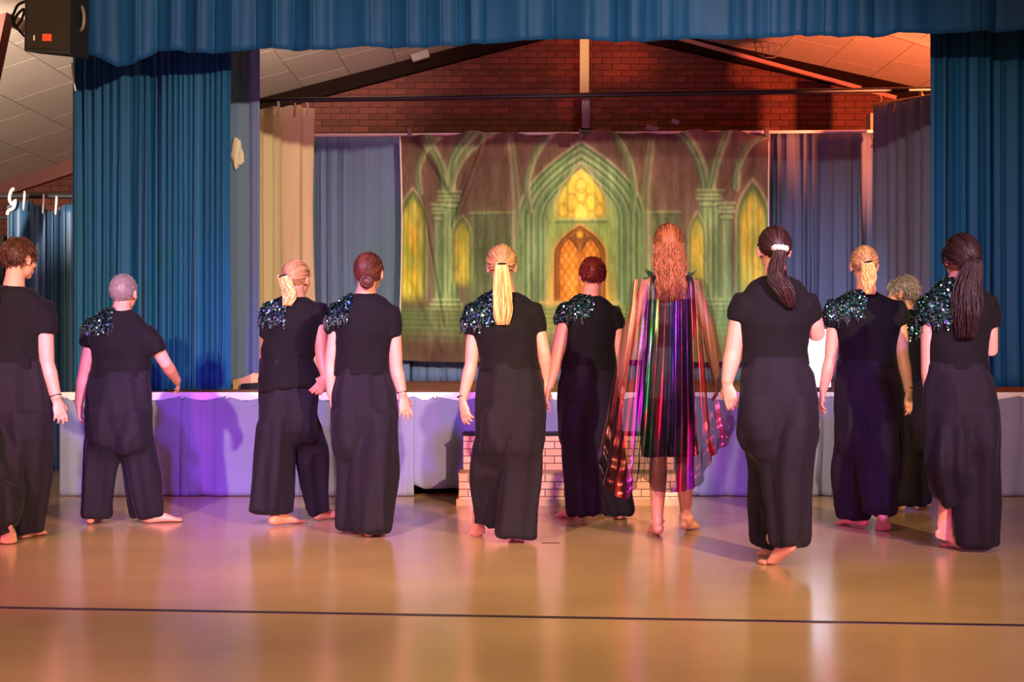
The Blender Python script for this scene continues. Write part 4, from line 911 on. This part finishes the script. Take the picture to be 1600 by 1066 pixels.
    if kind == 'pony':
        tl.build('ponytail', M[hair.get('tc', hair['c'])], ho, True)
        mb = MB(); tr_ = .024 if not hair.get('scrunchie') else .030; dn = (pts[2]-pts[0]).normalized(); e1 = dn.orthogonal().normalized(); e2 = dn.cross(e1); c = pts[1]
        mb.tube([c+(e1*math.cos(t)+e2*math.sin(t))*tr_ for t in [i*2*math.pi/24 for i in range(25)]], [.006 if not hair.get('scrunchie') else .014*(1+.2*math.sin(i*2.3)) for i in range(25)], 8)
        o_ = mb.build('scrunchie' if hair.get('scrunchie') else 'hair_tie', M['scrunchie'] if hair.get('scrunchie') else M['dark'], ho, True)
        if hair.get('scrunchie'): o_['label'] = 'white scrunchie around the dark ponytail'
    return root, dict(C=C, R=R, X0=X0, SW=SW, zs=zs, K=K, W=W, ww=ww, H=H, hw=hw, S=S, P=P, shp=shp, ring=ring)

def sequins(shirt, root, rect, Y, seed):
    """shiny fringed shoulder piece following the shirt: cloth backing, hanging points and real sequin discs"""
    x0, z1, x1, z0 = rect; a = at(x0, z1, Y); b = at(x1, z0, Y); rnd = random.Random(seed*11)
    rl = root.location; me = shirt.data; n = len(me.vertices)
    co_ = np.empty(n*3); me.vertices.foreach_get('co', co_); co_ = co_.reshape(-1, 3)+np.array(rl); no = np.array([v.normal[:] for v in me.vertices])
    ph = rnd.uniform(0, 6)
    def low(x): 
        t = (x-a.x)/(b.x-a.x); return b.z+.022*(((t*5.0+ph) % 1)-.5)*1.6+.02*t
    def inside(p): return a.x-.03 < p[0] < b.x-.012*math.sin(p[2]*40) and p[2] > low(p[0]) and p[2] < a.z+.05 and p[1] < Y+.09
    ok = np.array([inside(p) for p in co_]); bk = MB(); mp = {}
    for f in me.polygons:
        if all(ok[i] for i in f.vertices):
            ids = []
            for i in f.vertices:
                if i not in mp: mp[i] = len(bk.v); bk.v.append(tuple(co_[i]+no[i]*.005))
                ids.append(mp[i])
            bk.f.append(tuple(ids))
    if not bk.f: return
    # hanging points along the lower edge
    edge = [i for i in np.nonzero(ok)[0] if co_[i][2] < low(co_[i][0])+.018]
    sq = MB(); cols = []
    pal = [(.12, .27, .25), (.16, .36, .32), (.08, .19, .19), (.25, .42, .43), (.20, .26, .42), (.60, .68, .66), (.10, .24, .18), (.07, .13, .13), (.05, .10, .10)]
    def disc(c, nn, r, col):
        nn = Vector(nn).normalized(); e1 = nn.orthogonal().normalized(); e2 = nn.cross(e1); q = [Vector(c)+(e1*math.cos(t)+e2*math.sin(t))*r for t in [i*math.pi/3 for i in range(6)]]
        sq.add(q, [(0, 1, 2, 3, 4, 5)]); cols.extend([lin(col)+(1,)]*6)
    for i in np.nonzero(ok)[0]:
        for k in range(2):
            c = Vector(co_[i])+Vector(no[i])*rnd.uniform(.007, .012)+Vector((rnd.uniform(-.005, .005), 0, rnd.uniform(-.005, .005)))
            disc(c, Vector(no[i])+Vector((rnd.gauss(0, .38), rnd.gauss(0, .38), rnd.gauss(.05, .38))), rnd.uniform(.0045, .0075), rnd.choice(pal))
    rnd.shuffle(edge)
    for i in edge[:46]:
        c = Vector(co_[i])+Vector(no[i])*.010; ln = rnd.uniform(.02, .055)
        bk.add([c+Vector((-.008, 0, .01)), c+Vector((.008, 0, .01)), c+Vector((0, -.004, -ln))], [(0, 1, 2)])
        for k in range(5):
            disc(c+Vector((rnd.uniform(-.004, .004), -.004, .005-ln*k/4.2)), Vector(no[i])+Vector((rnd.gauss(0, .5), rnd.gauss(0, .5), rnd.gauss(0, .5))), rnd.uniform(.004, .0065), rnd.choice(pal))
    o = bk.build('shoulder_piece', M['sequin_back'], root, True)
    o['label'] = 'green sequinned shoulder piece'
    stuff(sq.build('sequins', M['sequin'], o, colors=cols))

def arm(s_, e, w_, h, **k): return dict(s=s_, e=e, w=w_, h=h, **k)
def leg(k, h, **kw): return dict(k=k, h=h, **kw)

# P1, far left edge, walking, turned slightly to the right
person('dancer with short brown hair at the far left edge, hand hanging open', 8.95, (31, 404), 1.0, 32, -4, (-42, 476, 84, 474), 449, (6, 568, 60), (12, 650, 68),
       leg((0, 740, 0, 33), (0, 818, -.05, 30)), leg((36, 742, 0, 36), (36, 836, -.02, 26)), (12, 854, -20, 42), (40, 842, 10, 0),
       arm((-28, 524, 0, 20), (-34, 575), (-30, 632), (-28, 664)), arm((68, 521, 0, 21), (73, 568), (88, 624, .0), (99, 664, -.02), spread=.16, curl=.3, palm=(-.6, .6, .2), band=1),
       dict(kind='short', c='brown', n=520, ln=.040, lift=.3, wild=.8, line=(-.42, .55)), hw_arm=1.14, seq=(-40, 446, 6, 492), seed=1, base=22)
# P2, grey buzz cut
person('shortest dancer, with close-cropped grey hair, one hand reaching to the stage lip', 9.65, (194, 457), .98, 14, 2, (132, 506, 247, 512), 485, (189, 583, 46), (189, 648, 53),
       leg((157, 722, 0, 27), (149, 808, 0, 24)), leg((216, 720, 0, 26), (229, 807, 0, 22)), (142, 819, -8, 0), (236, 818, 62, 0),
       arm((139, 541, 0, 15), (131, 586), (123, 632), (126, 660), curl=.35), arm((246, 550, 0, 14), (259, 568, .05), (277, 596, .25), (281, 612, .38), curl=.3),
       dict(kind='short', c='grey', n=900, ln=.010, lift=.6, wild=1.2, th=.0022, line=(-.50, .45)), hw_arm=1.0, seq=(128, 486, 182, 521), seed=2)
# P3, blonde loose ponytail, tunic
person('blonde dancer in a flared black tunic, second from the blue curtains at left', 9.6, (464, 436), .98, 22, 0, (409, 480, 515, 478), 467, (447, 563, 40), (452, 625, 44),
       leg((428, 712, 0, 31), (420, 800, 0, 32)), leg((487, 712, .03, 26), (498, 800, .0, 19)), (433, 822, 42, 0), (501, 814, 38, 0),
       arm((415, 528, .0, 11), (414, 560, .08), (436, 592, .22), (446, 600, .28)), arm((500, 513, 0, 13), (502, 556, -.02), (509, 592, -.06), (495, 612, -.12), curl=.6, palm=(-.3, .9, 0), thumb=(-1, 0, .4), band=1),
       dict(kind='pony', c='honey', tc='pale_blonde', tie=(-.25, -.95, -.12), tail=[(452, 458, -.11), (449, 478, -.12)], rad=[.020, .030, .040, .026], wave=.25, n=170, tth=.0028, line=(-.30, .55), loose=.4), seq=(407, 466, 452, 506), tunic=(455, 607, 53), hw_arm=.95, seed=3, skin='skin_tan')
# P4, auburn low bun
person('auburn dancer with a low bun, right hand spread beside her hip, left of centre', 9.1, (577, 426), 1.0, 14, 0, (513, 482, 629, 480), 460, (565, 578, 43), (568, 650, 53),
       leg((561, 742, 0, 33), (549, 828, -.04, 21)), leg((586, 742, 0, 35), (583, 838, -.03, 26), fold=.07), (552, 833, 8, 12), (578, 839, 12, 0),
       arm((518, 523, 0, 11), (517, 570), (518, 618), (520, 646)), arm((612, 526, 0, 17), (619, 575), (629, 618), (636, 652, -.01), spread=.22, curl=.22, palm=(-.5, .8, 0), band=1),
       dict(kind='bun', c='auburn', tie=(-.08, -.86, -.45), bun=(573, 440, -.105), r=.042, line=(-.32, .55)), seq=(510, 460, 550, 506), hw_arm=1.02, seed=4)
# P5, centre, long straight pale ponytail
person('dancer in the middle with a long straight pale blonde ponytail', 8.72, (784, 416), .98, 0, 0, (726, 482, 852, 478), 459, (796, 569, 46), (797, 650, 54),
       leg((768, 738, 0, 34), (761, 814, .0, 24)), leg((815, 740, 0, 33), (803, 838, 0, 32)), (746, 841, -6, 38), (797, 848, 14, 12),
       arm((738, 521, 0, 14), (736, 570), (723, 625), (729, 660, -.02), spread=.16, curl=.35, palm=(.7, .7, 0), band=1), arm((843, 521, 0, 11), (850, 552), (853, 590, .05), (851, 618, .08)),
       dict(kind='pony', c='honey', tc='pale_blonde', tie=(.0, -.97, -.20), tail=[(785, 455, -.125), (786, 482, -.14), (785, 508, -.14)], rad=[.022, .030, .047, .050, .034], wave=.12, n=240, freq=1, fray=.25, line=(-.22, .6), loose=.6, grow=1.12), seq=(722, 466, 775, 512), hw_arm=.94, seed=5)
# P6, short dark red hair
person('dancer with short dark red hair, left arm held out towards the middle dancer', 9.9, (926, 430), .98, 0, 0, (871, 482, 974, 484), 464, (921, 572, 42), (921, 640, 47),
       leg((910, 722, 0, 29), (916, 804, 0, 26)), leg((947, 722, .0, 30), (969, 808, 0, 23)), (898, 812, -30, 0), (968, 812, 5, 0),
       arm((884, 511, 0, 16), (869, 560, -.05), (857, 606, -.10), (852, 634, -.12), curl=.3), arm((963, 514, 0, 14), (970, 562), (972, 612), (972, 642)),
       dict(kind='short', c='dark_red', n=520, ln=.030, lift=.3, wild=.7, line=(-.35, .5)), seq=(868, 466, 924, 500), hw_arm=1.1, seed=6)
# P7, the cape
r7, i7 = person('tallest performer, with long wavy copper hair, in a sheer iridescent cape over a black dress', 9.0, (1044, 382), 1.02, 4, 0, (996, 436, 1098, 436), 441, (1044, 545, 37), (1040, 622, 45),
       leg((1028, 712, 0, 24), (1024, 800, 0, 14)), leg((1068, 712, 0, 24), (1070, 800, 0, 14)), (1027, 840, -4, 6), (1072, 832, 20, 5),
       arm((990, 500, 0, 12), (984, 515, -.02), (972, 585, -.02), (966, 610, -.02)), arm((1100, 500, 0, 12), (1108, 515, -.02), (1118, 585, -.02), (1122, 612, -.02)),
       dict(kind='long', c='copper', end=(1044, 474), line=(-.30, .5)), dress=True, skin='skin_tan', seed=7)
def cape():
    d = i7; Y = 9.0; P = d['P']; ring = d['ring']; S = d['S']
    # fitted dress with straps
    mb = MB(); X0 = d['X0']
    zt = at(0, 476, Y).z; zh = at(0, 712, Y).z; H = d['H']; W = d['W']; hw = d['hw']; ww = d['ww']
    key = [ring(zt+.03, X0, d['SW']-.050, .112, -.008), ring(zt, X0, d['SW']-.036, .122, -.008), ring(zt-.12, X0, d['SW']-.045, .122), ring(W.z, W.x, ww+.002, ww*.72), ring((W.z+H.z)/2, (W.x+H.x)/2, (ww+hw)/2+.004, (ww+hw)*.35, -.01), ring(H.z, H.x, hw+.004, hw*.70, -.02)]
    mb.tube([p for p, r in key]+[Vector((H.x, Y-.015, H.z-.13)), Vector((1046/1*0+H.x+.01, Y-.01, at(0, 688, Y).z))], [r for p, r in key]+[(hw*.95, hw*.60), (hw*.8, hw*.45)], 28, ref=(1, 0, 0))
    for sd, kx, kn in ((-1, 1028, 25), (1, 1066, 26)):
        hj = Vector((H.x+sd*hw*.44, Y-.01, H.z-.02)); k = at(kx, 712, Y)
        mb.tube([hj, hj.lerp(k, .5), k, k+Vector((0, 0, .001)), k+Vector((0, 0, .08))], [(hw*.56, hw*.62), (hw*.53, hw*.56), (kn*S, kn*S), (kn*S-.012, kn*S-.012), (kn*S-.02, kn*S-.02)], 24, ref=(1, 0, 0))
    me = remeshed(mb, .009, 2); wrinkle(me, .003, (6, 6, 4), 7, .003, (5, 5, 9)); shift(me, r7.location); dr = put(me, 'dress', M['dress'], r7, True)
    for sd in (-1, 1):
        a = Vector((X0+sd*(d['SW']-.075), Y-.128, zt+.01)); b = Vector((X0+sd*(d['SW']-.082), Y-.112, d['zs']-.02)); c = Vector((X0+sd*(d['SW']-.090), Y-.02, d['zs']+.022)); e = Vector((X0+sd*(d['SW']-.085), Y+.09, d['zs']-.04)); f = Vector((X0+sd*(d['SW']-.08), Y+.125, zt+.02))
        mb = MB(); mb.tube([Vector(q) for q in catmull([a, b, c, e, f], 4)], [(.017, .005)]*17, 8, ref=(1, 0, 0)); mb.build('strap', M['dress'], dr, True)
    # sheer cape: one cloth from arm to arm, pulled into folds, lower edge looping
    NU, NV = 150, 90
    topx = [(0, 984, 446, .03), (.08, 990, 438, -.05), (.18, 1004, 434, -.11), (.27, 1014, 446, -.135), (.35, 1022, 466, -.14), (.5, 1046, 474, -.14), (.65, 1068, 466, -.14), (.73, 1077, 446, -.135), (.82, 1087, 434, -.11), (.92, 1100, 437, -.05), (1, 1106, 446, .03)]
    bot = [(0, 936, 690, .12), (.06, 940, 748, -.02), (.13, 958, 772, -.12), (.2, 976, 784, -.16), (.28, 990, 768, -.17), (.36, 1004, 742, -.17), (.45, 1022, 768, -.16), (.55, 1048, 770, -.16), (.66, 1070, 768, -.17), (.74, 1092, 760, -.18), (.82, 1108, 722, -.18), (.9, 1124, 704, -.15), (.96, 1140, 692, -.06), (1, 1146, 664, .1)]
    def it(tab, u, k): return float(np.interp(u, [t[0] for t in tab], [t[k] for t in tab]))
    vs = []; uvs = []
    for j in range(NV+1):
        v = j/NV
        for i in range(NU+1):
            u = i/NU; a = (it(topx, u, 1), it(topx, u, 2), it(topx, u, 3)); b = (it(bot, u, 1), it(bot, u, 2), it(bot, u, 3))
            e = v**.85; bulge = math.sin(math.pi*v)
            px = a[0]+(b[0]-a[0])*(.55*v+.45*v*v)+(-4 if u < .5 else 4)*bulge*abs(2*u-1); py = a[1]+(b[1]-a[1])*v; dy = a[2]+(b[2]-a[2])*v-.045*bulge-.02
            ph = u*2*math.pi*17+1.6*noise.noise(Vector((u*6, v*1.2, 3))); am = .010+.020*v
            fo = math.sin(ph)+.4*math.sin(2.1*ph+1+v*2)
            dy += am*fo; px += 2.2*math.cos(ph)*(.4+v)
            # gathered swirls near the lower corners
            lw = max(0, (v-.72)/.28)
            if lw and (u < .32 or u > .72): dy += .022*lw*math.sin(v*58+u*25); px += 1.6*lw*math.sin(v*41+u*30)
            p = at(px, py, Y+dy); vs.append(p-r7.location); uvs.append((u, v))
    fs = [(j*(NU+1)+i, (j+1)*(NU+1)+i, (j+1)*(NU+1)+i+1, j*(NU+1)+i+1) for j in range(NV) for i in range(NU)]
    me = bpy.data.meshes.new('cape'); me.from_pydata([tuple(v) for v in vs], [], fs); me.update()
    ul = me.uv_layers.new(name='UVMap')
    for lp in me.loops: ul.data[lp.index].uv = uvs[lp.vertex_index]
    c = put(me, 'cape', M['cape'], r7, True); c['label'] = 'sheer iridescent cape shimmering red, purple and green'
    # leafy collar behind the hair
    for sd in (-1, 1):
        for k in range(7):
            rr = random.Random(k*3+sd); b = Vector((X0+sd*(.055+.010*k), Y+.03, d['K'].z+.035-.004*k)); dv = Vector((sd*rr.uniform(.5, 1), -.2+rr.uniform(-.3, .3), rr.uniform(-.1, .8))).normalized(); ln = rr.uniform(.06, .095)
            sdv = dv.cross(Vector((0, 1, 0))).normalized(); mb = MB()
            m1 = b+dv*ln*.4; mb.add([b, m1+sdv*.011, b+dv*ln, m1-sdv*.011, m1+Vector((0, -.004, 0))], [(0, 1, 4), (1, 2, 4), (2, 3, 4), (3, 0, 4), (0, 3, 2, 1)])
            if k < 5: mb.build('collar_leaf', M['leaf'], r7)
    mb = MB(); pts = [Vector((X0+.088*math.cos(t), Y-.0+.082*math.sin(t), d['K'].z+.012)) for t in [i*2*math.pi/28 for i in range(29)]]; mb.tube(pts, .011, 8); mb.build('collar', M['leaf'], r7, True)
cape()
# P8, dark ponytail, white scrunchie, nearest
person('nearest dancer, dark ponytail in a white scrunchie, heels lifted', 7.8, (1209, 390), 1.0, -4, 2, (1140, 466, 1282, 468), 433, (1211, 561, 50), (1214, 625, 61),
       leg((1209, 744, 0, 35), (1203, 846, .05, 27)), leg((1230, 744, 0, 35), (1232, 852, -.02, 27)), (1204, 874, -4, 34), (1226, 887, -30, 30),
       arm((1156, 500, 0, 20), (1146, 548), (1136, 598), (1146, 640, -.02), spread=.10, curl=.35, palm=(.5, .8, 0)), arm((1271, 503, 0, 15), (1276, 521, .02), (1270, 512, .26), (1268, 505, .33)),
       dict(kind='pony', c='dark_brown', tie=(-.02, -.96, -.22), tail=[(1214, 430, -.13), (1226, 455, -.145), (1236, 482, -.14)], rad=[.022, .030, .044, .046, .022], wave=.22, n=260, tth=.0028, freq=1.6, line=(-.26, .55), scrunchie=1, fray=.35), hw_arm=1.13, seed=8)
# P9, blonde medium ponytail
person('dancer with a short blonde ponytail and green sequinned shoulder, right of the floodlight', 9.32, (1350, 414), .98, 6, 0, (1290, 474, 1418, 474), 457, (1354, 566, 45), (1354, 640, 52),
       leg((1336, 734, 0, 35), (1334, 804, .0, 26)), leg((1374, 734, 0, 34), (1372, 802, 0, 26)), (1344, 824, -28, 0), (1379, 833, 12, 26),
       arm((1303, 511, 0, 14), (1298, 562), (1286, 610), (1281, 642), curl=.3), arm((1407, 507, 0, 14), (1411, 560), (1420, 612), (1419, 648, -.02), spread=.16, curl=.35, palm=(-.6, .8, 0), band=1),
       dict(kind='pony', c='honey', tc='pale_blonde', tie=(.08, -.96, -.15), tail=[(1358, 434, -.12), (1360, 460, -.125)], rad=[.020, .030, .038, .024], wave=.25, n=200, tth=.0028, line=(-.26, .58), loose=.3), seq=(1287, 462, 1346, 500), hw_arm=1.0, seed=9)
# P10, grey hair, mostly hidden
person('grey-haired dancer mostly hidden behind the two dancers at right, face turned to the left', 10.4, (1410, 458), .97, -62, -4, (1372, 507, 1452, 507), 488, (1412, 590, 34), (1412, 650, 40),
       leg((1402, 722, 0, 24), (1402, 786, 0, 22)), leg((1426, 722, 0, 24), (1430, 786, 0, 22)), (1404, 799, -20, 0), (1434, 797, 30, 0),
       arm((1376, 540, 0, 10), (1378, 575), (1382, 615), (1384, 640)), arm((1444, 540, 0, 10), (1448, 575), (1450, 615), (1450, 640)),
       dict(kind='short', c='grey_brown', n=600, ln=.055, lift=.18, wild=.5, line=(-.40, .62)), seq=(1398, 494, 1446, 528), seed=10)
# P11, big dark ponytail, lifted foot
person('dancer with a long thick dark ponytail at right, sole of one bare foot lifted', 8.35, (1500, 404), 1.0, -10, 2, (1434, 468, 1562, 468), 438, (1496, 570, 48), (1500, 645, 58),
       leg((1482, 722, -.10, 33), (1494, 768, -.10, 33)), leg((1524, 744, 0, 38), (1527, 854, -.0, 31), fold=.12), (1484, 862, 0, 76, .11), (1508, 861, -14, 0),
       arm((1448, 505, 0, 15), (1450, 566), (1452, 622), (1466, 655, -.02), spread=.14, curl=.4, palm=(.5, .8, 0), band=1), arm((1551, 512, 0, 14), (1548, 548, .02), (1538, 528, .24), (1532, 512, .30)),
       dict(kind='pony', c='darkest', tie=(.10, -.93, -.38), tail=[(1512, 450, -.13), (1512, 490, -.15), (1508, 530, -.145)], rad=[.026, .042, .072, .076, .046], wave=.12, n=420, freq=1.5, line=(-.28, .55), loose=1.0, big=1.10, grow=1.10, th=.0045, tth=.003, fray=.4), seq=(1428, 449, 1490, 508), hw_arm=.98, seed=11)
